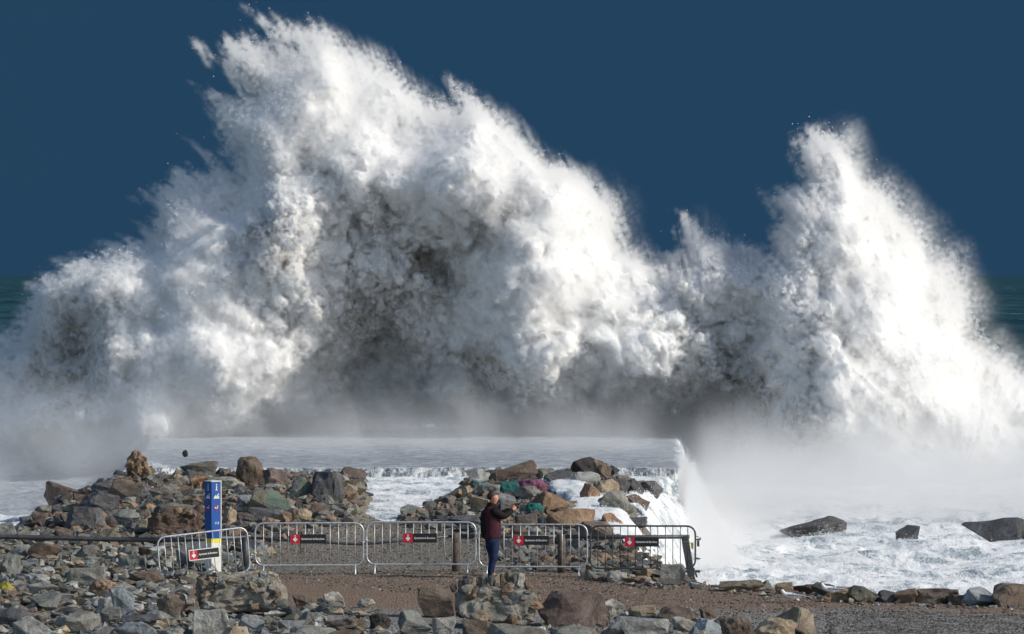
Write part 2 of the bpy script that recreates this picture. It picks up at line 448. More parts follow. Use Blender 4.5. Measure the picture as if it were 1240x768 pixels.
# ragged spray thrown clear of the crest
thrown = col3(ss(-15, 4, D)*up*(.30+.70*leftness))*np.exp(-((Yg-Y0)/1.4)**2)
rho += (1.1*thrown*np.clip(spr-.95, 0, 2)).astype(np.float32)
# blown mist low in front of the wave and on its lee side
mist = .30*ss(-4, -1, -np.abs(col3(0*U+1)*0)) if False else None
vv = col3(V); uu = col3(U)
m_low = .16*ss(450, 525, vv)*ss(545, 530, vv)*ss(150, 300, uu)*ss(171, 175, Yg)*ss(183, 178, Yg)
rho += (.30*m_low*(1+.4*n3)).astype(np.float32).clip(0)
veil = col3(ss(-32, 0, D)*ss(.1, .8, rightness)*up*ss(700,900,U))*np.exp(-((Yg-Y0)/2.5)**2)
rho += (.26*veil*np.clip(.15+.55*n3+.6*nfine+col3(1.2*sf2), 0, 2.5)).astype(np.float32)
veil = col3(ss(-20, 0, D)*ss(.1, .8, rightness)*up*ss(900,700,U))*np.exp(-((Yg-Y0)/2.0)**2)
rho += (.30*veil*np.clip(.15+.5*n3+.6*nfine+col3(1.2*sf2), 0, 2.5)).astype(np.float32)
for A in (rho,):
    A[0] = A[-1] = 0; A[:, 0] = A[:, -1] = 0; A[:, :, 0] = A[:, :, -1] = 0
core = np.minimum(s-softc*.85-.10, col3(dm-.75))
core = np.clip(core, -.3, .3)+.3
core[0] = core[-1] = 0; core[:, 0] = core[:, -1] = 0; core[:, :, 0] = core[:, :, -1] = 0

def grid_object(name, arr, lo, hi, mat, to_mesh=None, **props):
    """mesh whose vertex coordinates carry the grid values; the nodes turn them into a fog volume (or its isosurface)"""
    shp = arr.shape; flat = arr.ravel().astype(np.float32); n3_ = -(-flat.size//3); flat = np.pad(flat, (0, n3_*3-flat.size))
    me = bpy.data.meshes.new(name); me.vertices.add(n3_); me.vertices.foreach_set('co', flat)
    o = link(bpy.data.objects.new(name, me), None, **props)
    g = bpy.data.node_groups.new(name, 'GeometryNodeTree'); g.interface.new_socket('Geometry', in_out='INPUT', socket_type='NodeSocketGeometry'); g.interface.new_socket('Geometry', in_out='OUTPUT', socket_type='NodeSocketGeometry')
    N = g.nodes.new; L = g.links.new
    gi = N('NodeGroupInput'); go = N('NodeGroupOutput'); pos = N('GeometryNodeInputPosition'); sep = N('ShaderNodeSeparateXYZ'); L(pos.outputs[0], sep.inputs[0])
    def M(kind, op, *args):
        m = N(kind); m.operation = op
        for i, v in enumerate(args):
            if isinstance(v, (int, float)): m.inputs[i].default_value = v
            else: L(v, m.inputs[i])
        return m.outputs[0]
    fm = lambda op, *a: M('ShaderNodeMath', op, *a)
    im = lambda op, *a: M('FunctionNodeIntegerMath', op, *a)
    idx = []
    for k_ in range(3):
        t_ = fm('ROUND', fm('MULTIPLY_ADD', sep.outputs[k_], (shp[k_]-1)/(hi[k_]-lo[k_]), -lo[k_]*(shp[k_]-1)/(hi[k_]-lo[k_])))
        f_ = N('FunctionNodeFloatToInt'); L(t_, f_.inputs[0]); idx.append(f_.outputs[0])
    ii = im('MULTIPLY_ADD', im('MULTIPLY_ADD', idx[0], shp[1], idx[1]), shp[2], idx[2])
    vi = im('DIVIDE_FLOOR', ii, 3); ci = im('MODULO', ii, 3)
    si = N('GeometryNodeSampleIndex'); si.data_type = 'FLOAT_VECTOR'; si.domain = 'POINT'; L(gi.outputs[0], si.inputs['Geometry']); L(pos.outputs[0], si.inputs['Value']); L(vi, si.inputs['Index'])
    s3 = N('ShaderNodeSeparateXYZ'); L(si.outputs[0], s3.inputs[0])
    sw = N('GeometryNodeIndexSwitch'); sw.data_type = 'FLOAT'
    while len(sw.index_switch_items) < 3: sw.index_switch_items.new()
    L(ci, sw.inputs[0]); [L(s3.outputs[k_], sw.inputs[k_+1]) for k_ in range(3)]
    vc = N('GeometryNodeVolumeCube'); L(sw.outputs[0], vc.inputs['Density'])
    vc.inputs['Min'].default_value = lo; vc.inputs['Max'].default_value = hi
    for k_, a in enumerate('XYZ'): vc.inputs['Resolution '+a].default_value = shp[k_]
    out = vc.outputs[0]
    if to_mesh is not None:
        vm = N('GeometryNodeVolumeToMesh'); vm.inputs['Threshold'].default_value = to_mesh; L(out, vm.inputs['Volume']); out = vm.outputs[0]
        sn = N('GeometryNodeSetShadeSmooth'); L(out, sn.inputs[0]); out = sn.outputs[0]
    sm = N('GeometryNodeSetMaterial'); sm.inputs['Material'].default_value = mat; L(out, sm.inputs[0]); L(sm.outputs[0], go.inputs[0])
    md = o.modifiers.new('grid', 'NODES'); md.node_group = g
    me.materials.append(mat)
    return o

def volume_mat(name, color, aniso=0.):
    m = bpy.data.materials.new(name); m.use_nodes = True; t_ = m.node_tree; t_.nodes.clear()
    o_ = t_.nodes.new('ShaderNodeOutputMaterial'); pv = t_.nodes.new('ShaderNodeVolumePrincipled'); t_.links.new(pv.outputs[0], o_.inputs['Volume'])
    pv.inputs['Color'].default_value = (*color, 1); pv.inputs['Density'].default_value = 1.0; pv.inputs['Anisotropy'].default_value = aniso
    pv.inputs['Density Attribute'].default_value = 'density'
    return m
mat_spray = volume_mat('spray_mist', (.985, .985, .985), .1)

mat_foam, nt, b = new_mat('aerated_water')
geo = nt.nodes.new('ShaderNodeNewGeometry')
nA = noise_node(nt, .6, 6, .65, geo.outputs['Position'])
nB = noise_node(nt, 4, 6, .75, geo.outputs['Position'])
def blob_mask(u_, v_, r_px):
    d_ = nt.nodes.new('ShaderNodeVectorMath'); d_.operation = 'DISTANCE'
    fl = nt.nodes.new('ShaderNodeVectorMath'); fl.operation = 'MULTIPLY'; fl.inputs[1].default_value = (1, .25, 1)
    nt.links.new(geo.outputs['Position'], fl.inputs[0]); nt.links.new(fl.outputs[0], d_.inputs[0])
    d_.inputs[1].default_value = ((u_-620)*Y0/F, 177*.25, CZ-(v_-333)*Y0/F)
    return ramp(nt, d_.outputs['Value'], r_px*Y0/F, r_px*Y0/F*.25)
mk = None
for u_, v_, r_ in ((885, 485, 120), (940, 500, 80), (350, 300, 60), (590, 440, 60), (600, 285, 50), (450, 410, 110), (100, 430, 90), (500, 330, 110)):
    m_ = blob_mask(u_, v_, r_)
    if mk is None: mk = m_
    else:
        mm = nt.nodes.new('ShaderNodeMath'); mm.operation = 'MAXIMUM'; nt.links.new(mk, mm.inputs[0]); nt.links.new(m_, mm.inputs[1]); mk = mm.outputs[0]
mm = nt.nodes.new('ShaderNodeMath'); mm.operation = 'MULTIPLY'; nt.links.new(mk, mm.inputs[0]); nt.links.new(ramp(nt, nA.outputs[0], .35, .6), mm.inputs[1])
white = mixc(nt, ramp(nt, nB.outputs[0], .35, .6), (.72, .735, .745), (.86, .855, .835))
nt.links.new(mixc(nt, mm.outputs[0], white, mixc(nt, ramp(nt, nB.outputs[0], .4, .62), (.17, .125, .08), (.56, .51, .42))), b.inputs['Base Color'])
b.inputs['Roughness'].default_value = .9; b.inputs['Specular IOR Level'].default_value = .1
bump(nt, b, nB.outputs[0], .8, .15)

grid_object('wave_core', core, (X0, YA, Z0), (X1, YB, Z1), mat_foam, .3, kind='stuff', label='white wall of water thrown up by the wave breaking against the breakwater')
grid_object('wave_spray', rho, (X0, YA, Z0), (X1, YB, Z1), mat_spray, kind='stuff', label='soft white spray and mist around the towering breaking wave')

# droplets
mat_drop, nt, b = new_mat('water_droplets')
b.inputs['Base Color'].default_value = (.92, .92, .92, 1); b.inputs['Roughness'].default_value = .5
def points_object(name, pts, rad, mat, **props):
    me = bpy.data.meshes.new(name); me.vertices.add(len(pts)); me.vertices.foreach_set('co', pts.astype(np.float32).ravel())
    at = me.attributes.new('rad', 'FLOAT', 'POINT'); at.data.foreach_set('value', rad.astype(np.float32))
    o = link(bpy.data.objects.new(name, me), None, **props)
    g = bpy.data.node_groups.new(name, 'GeometryNodeTree'); g.interface.new_socket('Geometry', in_out='INPUT', socket_type='NodeSocketGeometry'); g.interface.new_socket('Geometry', in_out='OUTPUT', socket_type='NodeSocketGeometry')
    N = g.nodes.new; L = g.links.new
    gi = N('NodeGroupInput'); go = N('NodeGroupOutput'); mp_ = N('GeometryNodeMeshToPoints'); na = N('GeometryNodeInputNamedAttribute'); na.data_type = 'FLOAT'; na.inputs[0].default_value = 'rad'
    L(gi.outputs[0], mp_.inputs['Mesh']); L(na.outputs[0], mp_.inputs['Radius'])
    sm = N('GeometryNodeSetMaterial'); sm.inputs['Material'].default_value = mat; L(mp_.outputs[0], sm.inputs[0]); L(sm.outputs[0], go.inputs[0])
    md = o.modifiers.new('points', 'NODES'); md.node_group = g
    me.materials.append(mat)
    return o
r2 = np.random.default_rng(21)
crisp = col3(np.clip(1.15-rightness*1.2, .45, 1)*up)
# weight per voxel : thick on the outer skin, thinning outwards
wgt = np.where(s > -.05, np.exp(-np.abs(s-.1)/.22), np.exp(s/.30)*.22)*crisp*(.35+np.clip(.6+nfine*.8, 0, 2.2))
wgt *= (Yg < Y0+1.5)
wgt = wgt.astype(np.float32)
cand = np.nonzero((r2.random(wgt.shape, dtype=np.float32) < wgt*.16).ravel())[0]
if len(cand) > 2200000: cand = r2.choice(cand, 2200000, replace=False)
ix, iy, iz = np.unravel_index(cand, s.shape)
pts = np.stack([xs[ix]+(r2.random(len(ix))-.5)*VX, ys[iy]+(r2.random(len(ix))-.5)*VY, zs[iz]+(r2.random(len(ix))-.5)*VX], -1)
rad = .005+.014*r2.random(len(ix))**3
points_object('spray_droplets', pts, rad, mat_drop, kind='stuff', label='fine white droplets flung out of the breaking wave')
print('splash', len(pts))
del s, s2, n3, nfine, rho, core, wgt, crisp

# low mist over the surf on both sides
mx_ = np.linspace(-22, 22, 300); my_ = np.linspace(139, 170, 60); mz_ = np.linspace(-1.5, 6.5, 80)
X_, Y_, Z_ = np.meshgrid(mx_, my_, mz_, indexing='ij')
nn = fbm2(X_/2.6+Z_*.35+Y_*.08, Z_/1.3+Y_*.23, 501, 5, .6)
right = ss(3.9+(Y_-140)*.035, 6.4+(Y_-140)*.035, X_+.8*nn)
top = 2.3 + 1.3*nn
dens = right*ss(139.5, 149, Y_)*(ss(top, top-3.0, Z_)*np.clip(.045+.05*nn, 0, 1)+ss(.9+1.6*nn, -1.0+1.2*nn, Z_)*.09)
leftm = ss(-9.6, -11.6, X_+.8*nn)*ss(3.5+nn, .0+nn, Z_)*ss(139.5, 150, Y_)*np.clip(.028+.05*nn, 0, 1)
mid = ss(-12, -10, X_)*ss(6, 4, X_)*ss(2.0+2.6*nn, .2+nn*.8, Z_)*ss(150, 166, Y_)*np.clip(.065+.12*nn, 0, 1)
dens = np.clip(dens+leftm+mid, 0, 1)
dens[0] = dens[-1] = 0; dens[:, 0] = dens[:, -1] = 0; dens[:, :, 0] = dens[:, :, -1] = 0
grid_object('low_mist', dens, (-22, 139, -1.5), (22, 170, 6.5), mat_spray, kind='stuff', label='pale low mist drifting over the surf in front of the wave')

# thin sheet of spray shooting up at the end of the flooded wall
jx_ = np.linspace(4.3, 10.5, 130); jy_ = np.linspace(118, 150, 70); jz_ = np.linspace(-1.5, 1.7, 80)
X_, Y_, Z_ = np.meshgrid(jx_, jy_, jz_, indexing='ij')
q_ = (X_-5.15-.012*(Y_-147))/1.0
n4 = fbm2(X_/.5+Y_*.31, Z_/.5+Y_*.17, 541, 4, .6)
topz = .95*np.exp(-np.clip(q_, 0, 9)/.42)-.35-.25*q_+.16*n4-.9*ss(147, 128, Y_)*ss(0, 1.2, q_)
topz = np.where(q_ < 0, 1.25-6*(-q_), topz+.30)
jd = ss(topz+.12, topz-.35, Z_)*ss(3.6, .2, q_+.4*n4)*ss(-.25, 0, q_)*ss(118.5, 132, Y_)*ss(149.8, 147.6, Y_)*(.55+.55*n4)
jd = np.clip(jd, 0, 2)
jd[0] = jd[-1] = 0; jd[:, 0] = jd[:, -1] = 0; jd[:, :, 0] = jd[:, :, -1] = 0
grid_object('spray_jet', jd, (4.3, 118, -1.5), (10.5, 150, 1.7), mat_spray, kind='stuff', label='thin sheet of spray rising at the right end of the flooded wall')
n = 260000
sx2 = np.concatenate([r2.uniform(2.6, 14, n), r2.uniform(-14, -10.5, n//6), r2.uniform(-5, 5, n//4)])
sy2 = np.concatenate([r2.uniform(104, 146, n), r2.uniform(112, 150, n//6), r2.uniform(112, 147.5, n//4)])
wz = water_z(sx2, sy2)
act = fbm2(sx2/1.2, sy2/2., 521, 4, .6)
hgt = r2.exponential(.05, len(sx2))*np.clip(.4+2.2*act, .05, 3)
drop = np.stack([sx2, sy2, wz+hgt], -1)[(wz > ground_z(sx2, sy2)+.02)]
pp = drop
points_object('surf_droplets', pp, .003+.008*r2.random(len(pp))**3, mat_drop, kind='stuff', label='white drops jumping off the foaming surf below the breakwater')

# ------------------------------------------------------------------ rocks
def rock_mesh(seed, pts=16, chip=.055, sub=2, boxy=.0, flat_top=False, name='rock'):
    r = random.Random(seed)
    bm = bmesh.new()
    for _ in range(pts):
        d = Vector((r.gauss(0, 1), r.gauss(0, 1), r.gauss(0, 1))).normalized()
        if boxy: d = Vector([math.copysign(abs(c)**(1-boxy), c) for c in d])
        bm.verts.new(d * r.uniform(.72, 1.0))
    res = bmesh.ops.convex_hull(bm, input=bm.verts)
    bmesh.ops.delete(bm, geom=[g for g in set(res['geom_interior'] + res['geom_unused']) if isinstance(g, bmesh.types.BMVert)], context='VERTS')
    bmesh.ops.dissolve_limit(bm, angle_limit=.3, verts=bm.verts, edges=bm.edges)
    bmesh.ops.bevel(bm, geom=bm.edges[:] + bm.verts[:], offset=.05, segments=1, affect='EDGES', clamp_overlap=True)
    bmesh.ops.triangulate(bm, faces=bm.faces)
    for _ in range(sub):
        long_e = [e for e in bm.edges if e.calc_length() > .22]
        if long_e:
            bmesh.ops.subdivide_edges(bm, edges=long_e, cuts=1); bmesh.ops.triangulate(bm, faces=bm.faces)
    off = Vector((seed * 3.1, seed * 1.7, 0))
    for v in bm.verts:
        n = mnoise.fractal(v.co * 2.0 + off, .8, 2.2, 5)
        n2 = mnoise.cell(v.co * 3.1 + off)
        v.co += v.co.normalized() * (n * chip * 1.6 + (n2 - .5) * chip)
    mn = Vector([min(v.co[k_] for v in bm.verts) for k_ in range(3)]); mxx = Vector([max(v.co[k_] for v in bm.verts) for k_ in range(3)])
    for v in bm.verts:
        v.co = Vector([(v.co[k_] - mn[k_]) / (mxx[k_] - mn[k_]) - (.5 if k_ < 2 else 0) for k_ in range(3)])
    bmesh.ops.recalc_face_normals(bm, faces=bm.faces)
    me = bpy.data.meshes.new(name); bm.to_mesh(me); bm.free()
    return me

def rock_material(name, paint=None, paint_where='top'):
    m, nt, b = new_mat(name)
    oi = nt.nodes.new('ShaderNodeObjectInfo'); t_ = nt.nodes.new('ShaderNodeTexCoord')
    geo = nt.nodes.new('ShaderNodeNewGeometry')
    ofs = nt.nodes.new('ShaderNodeVectorMath'); ofs.operation = 'ADD'
    cb = nt.nodes.new('ShaderNodeCombineXYZ')
    mu = nt.nodes.new('ShaderNodeMath'); mu.operation = 'MULTIPLY'; mu.inputs[1].default_value = 37
    nt.links.new(oi.outputs['Random'], mu.inputs[0]); [nt.links.new(mu.outputs[0], cb.inputs[i]) for i in range(3)]
    nt.links.new(geo.outputs['Position'], ofs.inputs[0]); nt.links.new(cb.outputs[0], ofs.inputs[1])
    n1 = noise_node(nt, 2.2, 8, .68, ofs.outputs[0]); n1.inputs['Distortion'].default_value = .9
    n2 = noise_node(nt, 14, 6, .75, ofs.outputs[0])
    n3_ = noise_node(nt, 42, 3, .7, ofs.outputs[0])
    base = oi.outputs['Color']
    dark = mixc(nt, 1.0, base, (.45, .43, .42), 'MULTIPLY')
    lite = mixc(nt, .28, base, (.50, .47, .40))
    c = mixc(nt, ramp(nt, n1.outputs[0], .35, .62), dark, base)
    c = mixc(nt, ramp(nt, n1.outputs[0], .56, .74, 0, .8), c, lite)
    c = mixc(nt, ramp(nt, n2.outputs[0], .50, .66, 0, .45), c, (.17, .10, .055))
    c = mixc(nt, ramp(nt, n3_.outputs[0], .60, .74, 0, .55), c, (.50, .48, .43))
    c = mixc(nt, ramp(nt, n2.outputs[0], .42, .28, 0, .8), c, (.022, .022, .022))
    if paint:
        s_ = nt.nodes.new('ShaderNodeSeparateXYZ'); nt.links.new(t_.outputs['Generated'], s_.inputs[0])
        n4 = noise_node(nt, 3.5, 5, .6, t_.outputs['Generated'])
        ad = nt.nodes.new('ShaderNodeMath'); ad.operation = 'MULTIPLY_ADD'; ad.inputs[1].default_value = .5; nt.links.new(n4.outputs[0], ad.inputs[0])
        nt.links.new(s_.outputs['X' if paint_where == 'right' else 'Z'], ad.inputs[2])
        f_ = ramp(nt, ad.outputs[0], *{'top': (.70, .78), 'low': (.72, .62), 'right': (.62, .70), 'all': (.2, .3)}[paint_where])
        f2 = nt.nodes.new('ShaderNodeMath'); f2.operation = 'MULTIPLY'; nt.links.new(f_, f2.inputs[0]); nt.links.new(ramp(nt, n2.outputs[0], .30, .45, .25, 1), f2.inputs[1])
        c = mixc(nt, f2.outputs[0], c, paint)
    nt.links.new(c, b.inputs['Base Color'])
    b.inputs['Roughness'].default_value = .78
    bump(nt, b, n3_.outputs[0], .55, .03, bump(nt, b, n2.outputs[0], .8, .07, bump(nt, b, n1.outputs[0], .7, .12)))
    return m
mat_rock = rock_material('sea_rock')
PAINT = {'teal': ((.03, .15, .14), 'low'), 'tealcap': ((.015, .15, .13), 'top'), 'magenta': ((.20, .07, .12), 'all'), 'purple': ((.26, .17, .24), 'right'),
         'green': ((.15, .20, .155), 'right'), 'yellow': ((.50, .42, .06), 'top')}
mat_paint = {k_: rock_material('painted_rock_' + k_, *v_) for k_, v_ in PAINT.items()}

VAR = {}
def variant(kind, i):
    key = (kind, i)
    if key not in VAR:
        if kind == 'angular': me = rock_mesh(100 + i, 11 + i % 6, .05, 2)
        elif kind == 'blocky': me = rock_mesh(200 + i, 26, .04, 2, boxy=.55)
        elif kind == 'round': me = rock_mesh(300 + i, 44, .05, 2)
        elif kind == 'wedge': me = rock_mesh(400 + i, 7, .035, 2)
        else: me = rock_mesh(500 + i, 30, .12, 3)
        me.materials.append(mat_rock)
        VAR[key] = me
    return VAR[key]
NV = {'angular': 12, 'blocky': 6, 'round': 4, 'wedge': 6, 'rough': 4}

CLR = dict(G=(.255, .262, .235), B=(.290, .320, .330), D=(.105, .110, .118), Br=(.175, .135, .105), T=(.40, .32, .22), O=(.31, .20, .125),
           P=(.46, .46, .42), R=(.14, .100, .085), M=(.215, .205, .155), K=(.035, .035, .038))
CNAME = dict(G='grey-green', B='blue-grey', D='dark grey', Br='brown', T='tan', O='orange-brown', P='pale grey', R='reddish-brown', M='olive', K='black')
rrock = random.Random(5)
placed = []      # (u, v, w, h)
def put_rock(u, v, w, h, clr, kind='angular', label=None, paint=None, var=None, tilt=0., sink=.16, spot=None, group=None, depth=None, rot=None, name='rock'):
    p = spot or ray_ground(u, v)
    sc_ = p.y / F
    W = w * sc_; H = h * sc_ * 1.02
    i = rrock.randrange(NV[kind]) if var is None else var
    me = variant(kind, i)
    mat = mat_paint[paint] if paint else None
    if mat:
        me = me.copy(); me.materials.clear(); me.materials.append(mat)
    o = bpy.data.objects.new(name, me)
    q = rrock.choice((0, 1, 2, 3)) if rot is None else rot
    dp = depth * sc_ if depth else max(W * .75, H * .9)
    o.scale = (W, dp, H * (1 + sink)) if q % 2 == 0 else (dp, W, H * (1 + sink))
    o.rotation_euler = (0, tilt, q * math.pi / 2 + rrock.uniform(-.12, .12))
    o.location = (p.x, p.y + dp * .4, p.z - H * sink)
    c = CLR[clr]; j = rrock.uniform(.82, 1.2); hue = rrock.uniform(-.06, .06)
    j *= 1.12
    o.color = (c[0] * j * (1 + hue), c[1] * j, c[2] * j * (1 - hue), 1)
    link(o, None, category=name)
    if label: o['label'] = label
    if group: o['group'] = group
    placed.append((u, v, w, h))
    return o

HERO = [
 # left mound
 (103,642,52,27,'D','blocky','long dark flat-topped boulder at the waterline left of the rubble lump'),
 (128,600,40,18,'D','angular','dark wet rock on the sloping left edge of the left mound'),
 (118,622,52,26,'D','round','dark grey slab sloping down to the foam on the left mound'),
 (152,607,44,26,'Br','angular','brownish slab leaning below the upright red-brown rock'),
 (150,636,40,18,'G','angular','low grey-green rock left of the rubble lump on the left mound'),
 (240,577,48,18,'M','angular','wide olive rock on the crest just right of the purple-painted slab'),
 (270,574,34,18,'G','angular','grey-green crest rock left of the big brown boulder'),
 (302,588,34,34,'Br','round','big rounded brown boulder on the crest behind the blue post'),
 (335,590,36,22,'R','angular','dark red wedge on the mound crest beside the brown boulder'),
 (372,574,34,16,'G','angular','grey-green crest rock above the big dark graffiti boulder'),
 (396,570,24,12,'M','angular','small olive rock at the right end of the left crest'),
 (396,606,46,34,'D','blocky','big dark boulder with pale scribbled graffiti above the foam pool'),
 (426,584,38,18,'R','angular','reddish rock beside the foam right of the graffiti boulder'),
 (449,587,32,13,'T','blocky','low tan rock pointing into the foam, rightmost of the left mound'),
 (416,606,36,16,'O','angular','orange-brown wedge at the edge of the foam pool'),
 (320,633,40,18,'D','blocky','dark slab with a square shaded end above the second barrier'),
 (363,634,30,18,'T','round','rounded tan rock with faint white scrawl above the second barrier'),
 (387,628,26,18,'R','angular','reddish stone beside the foamy pool edge'),
 (346,634,22,14,'O','angular','small orange rock left of the tan scrawled one'),
 (241,592,26,17,'O','wedge','orange-brown wedge with dark left side left of the blue post'),
 (299,612,28,12,'B','blocky','pale blue slab lying right of the top of the blue post'),
 (277,640,18,26,'T','round','pinkish tan upright stone just right of the blue post'),
 (196,606,40,16,'G','angular','flat grey-green slab in the middle of the left mound'),
 (214,624,44,14,'M','angular','flat olive slab above the rubble lump'),
 (268,592,46,14,'G','blocky','long grey ledge behind the top of the blue post'),
 # foam-side and centre mound
 (625,586,62,22,'Br','blocky','long flat brown slab on top of the centre mound'),
 (602,584,30,14,'D','blocky','dark flat rock left of the long brown slab on the centre mound'),
 (657,584,34,16,'M','round','mossy tan rock on the centre mound crest'),
 (707,576,32,22,'K','angular','blackest peaked boulder topping the right end of the centre mound'),
 (684,588,46,18,'D','blocky','dark block below the black peaked boulder'),
 (710,588,36,16,'P','blocky','pale banded rock wedged under the black peaked boulder'),
 (730,583,24,25,'Br','angular','upright brown boulder touching the black peaked boulder'),
 (735,603,32,22,'T','blocky','squarish tan rock below the upright brown boulder'),
 (715,610,28,24,'O','angular','orange-brown rock beside the upper water cascade'),
 (751,600,24,20,'D','angular','dark rock on the right slope of the centre mound'),
 (768,600,26,20,'D','angular','dark pointed rock at the right edge of the centre mound'),
 (788,603,32,20,'D','angular','dark wet rock reaching into the falling water'),
 (750,622,40,28,'G','blocky','smooth grey slab tilted between the two water cascades'),
 (776,620,30,22,'Br','angular','brown slab right of the smooth tilted grey slab'),
 (672,622,56,28,'O','wedge','orange streaked slab left of the upper cascade'),
 (692,642,60,24,'O','blocky','tan slab sloping down beside the cascade'),
 (718,656,50,26,'Br','angular','brown wet slab below the cascade behind the fifth barrier'),
 (740,640,30,18,'O','angular','rusty wet rock between the cascades'),
 (582,622,32,22,'T','wedge','tan wedge left of the person\'s head'),
 (612,614,26,16,'B','angular','bluish rock behind the person\'s head'),
 (563,638,42,14,'D','angular','long dark rock left of the person\'s shoulder'),
 (541,628,30,12,'G','angular','low grey rock on the gravel spit'),
 (500,612,16,8,'D','angular','small dark rock at the foam edge of the gravel spit'),
 (521,615,20,8,'D','angular','little dark rock on the tip of the gravel spit'),
 (566,602,14,14,'T','round','little tan rock under the teal-footed rock'),
 (640,605,34,16,'G','angular','grey rock between the teal cap rock and the magenta rock'),
 # by the barriers
 (815,710,32,27,'G','blocky','upright grey block in front of the right end of the last barrier'),
 (748,706,26,14,'P','round','pale rounded stone under the fifth barrier'),
 (785,703,20,14,'T','wedge','small tan wedge under the sign of the fifth barrier'),
 (768,709,30,10,'Br','angular','flat brown stone on the track edge below the fifth barrier'),
 (724,704,34,12,'G','angular','low grey-green rock under the left of the fifth barrier'),
 (848,700,26,16,'B','angular','pale sloping rock just right of the last barrier'),
 (236,690,50,34,'B','angular','blue-grey pointed rock behind the leftmost barrier'),
 # right shore
 (900,717,60,13,'M','angular','long low olive rock on the shore edge right of the barriers'),
 (930,716,18,13,'G','wedge','small pointed grey rock on the shore edge'),
 (950,720,24,15,'T','angular','two-toned tan and dark shore rock behind the standing gull'),
 (976,720,34,12,'R','angular','low reddish rock between the two gulls'),
 (997,722,30,16,'D','angular','dark shore rock behind the right gull'),
 (1020,729,28,18,'T','round','tan-faced shore rock right of the gulls'),
 (1044,730,44,20,'M','angular','sloping olive shore rock left of the orange cone rock'),
 (1075,730,30,15,'D','angular','dark stone left of the orange cone rock'),
 (1097,731,28,18,'O','wedge','orange cone-shaped rock on the shore edge'),
 (1134,731,60,18,'Br','blocky','wide dark brown flat-topped shore rock'),
 (1166,733,40,12,'R','angular','low reddish stone on the shore'),
 (1190,734,52,22,'B','angular','blue-grey sloping boulder near the right end of the shore'),
 (1228,736,56,28,'Br','blocky','large brown boulder at the right end of the shore'),
 # foreground
 (12,700,28,28,'G','angular','grey boulder at the left edge of the foreground'),
 (104,712,50,25,'G','blocky','large flat-faced grey-green block in the left foreground'),
 (52,697,28,10,'P','angular','cream-coloured stone left of the large grey-green block'),
 (72,695,22,10,'T','angular','pale tan stone touching the cream-coloured one'),
 (128,724,44,22,'O','rough','rounded orange boulder in the left foreground'),
 (148,748,32,36,'B','angular','tall blue-grey slab leaning on the orange boulder'),
 (130,743,32,19,'P','blocky','pale bluish block in front of the orange boulder'),
 (134,757,30,22,'G','angular','grey rock below the pale bluish block'),
 (38,776,54,28,'P','wedge','large pale wedge at the bottom left corner'),
 (90,768,56,26,'G','angular','grey boulder at the bottom left of the picture'),
 (175,709,42,16,'Br','round','brownish-grey flat boulder left of the concrete lump'),
 (170,759,52,14,'D','angular','long dark stone at the bottom left'),
 (207,748,36,28,'Br','round','dark brown rounded rock left of the concrete lump'),
 (165,776,60,22,'B','angular','blue-grey slab along the bottom edge, left of the diagonal boulder'),
 (15,762,50,24,'D','angular','dark boulder in the lower left corner'),
 (54,740,42,21,'G','angular','grey angular stone in the lower left'),
 (193,753,34,13,'P','angular','pale small stone left of the diagonal boulder'),
 (254,776,44,38,'P','blocky','pale green-grey boulder slanting below the concrete lump'),
 (305,764,36,19,'B','angular','greenish-grey rock just below the concrete lump'),
 (353,768,34,16,'B','wedge','blue-green wedge right of and below the concrete lump'),
 (380,779,60,20,'G','round','broad grey rock on the bottom edge right of the concrete lump'),
 (285,777,34,18,'T','angular','pinkish tan rock on the bottom edge below the concrete lump'),
 (369,737,32,16,'Br','angular','brown crumbly rock right of the concrete lump'),
 (352,750,30,15,'D','round','dark smooth rock at the right foot of the concrete lump'),
 (398,745,42,16,'G','angular','grey-green rock midway between the lump and the white stone'),
 (443,736,24,11,'P','angular','whitest stone on the edge of the track'),
 (460,762,28,18,'K','round','round black stone left of the cairn'),
 (502,772,42,31,'G','angular','large grey rock left of the squarish stone in the bottom row'),
 (537,767,30,19,'P','blocky','squarish pale grey stone below the dark brown block'),
 (530,748,48,36,'Br','blocky','big dark brown block against the left of the cairn'),
 (695,760,86,42,'R','blocky','large reddish-brown boulder right of the cairn'),
 (741,750,32,24,'P','angular','greyish tan stone right of the large reddish-brown boulder'),
 (779,751,38,18,'T','angular','pale tan stone on the near edge of the track'),
 (818,754,44,18,'Br','blocky','brownish block on the near edge of the track'),
 (778,776,68,28,'B','blocky','large blue-grey boulder in the bottom row, right of centre'),
 (746,776,38,26,'B','wedge','blue-grey pointed rock beside the large blue-grey boulder'),
 (828,767,30,19,'P','angular','pale grey stone on the bottom right pile'),
 (698,780,64,22,'G','round','wide grey-green rock on the bottom edge under the reddish boulder'),
 (626,780,80,20,'G','angular','broad green-grey slab on the bottom edge below the cairn'),
 (893,776,44,28,'Br','round','brown rounded boulder left of the tan wedge'),
 (960,768,58,32,'T','wedge','tan wedge with a dark left face, at the bottom right'),
 (940,778,54,28,'T','round','rough tan boulder below the tan wedge'),
 (857,770,38,20,'B','angular','bluish stone left of the brown rounded boulder'),
 (1012,771,18,10,'G','angular','small lone grey stone on the grey gravel at lower right'),
]
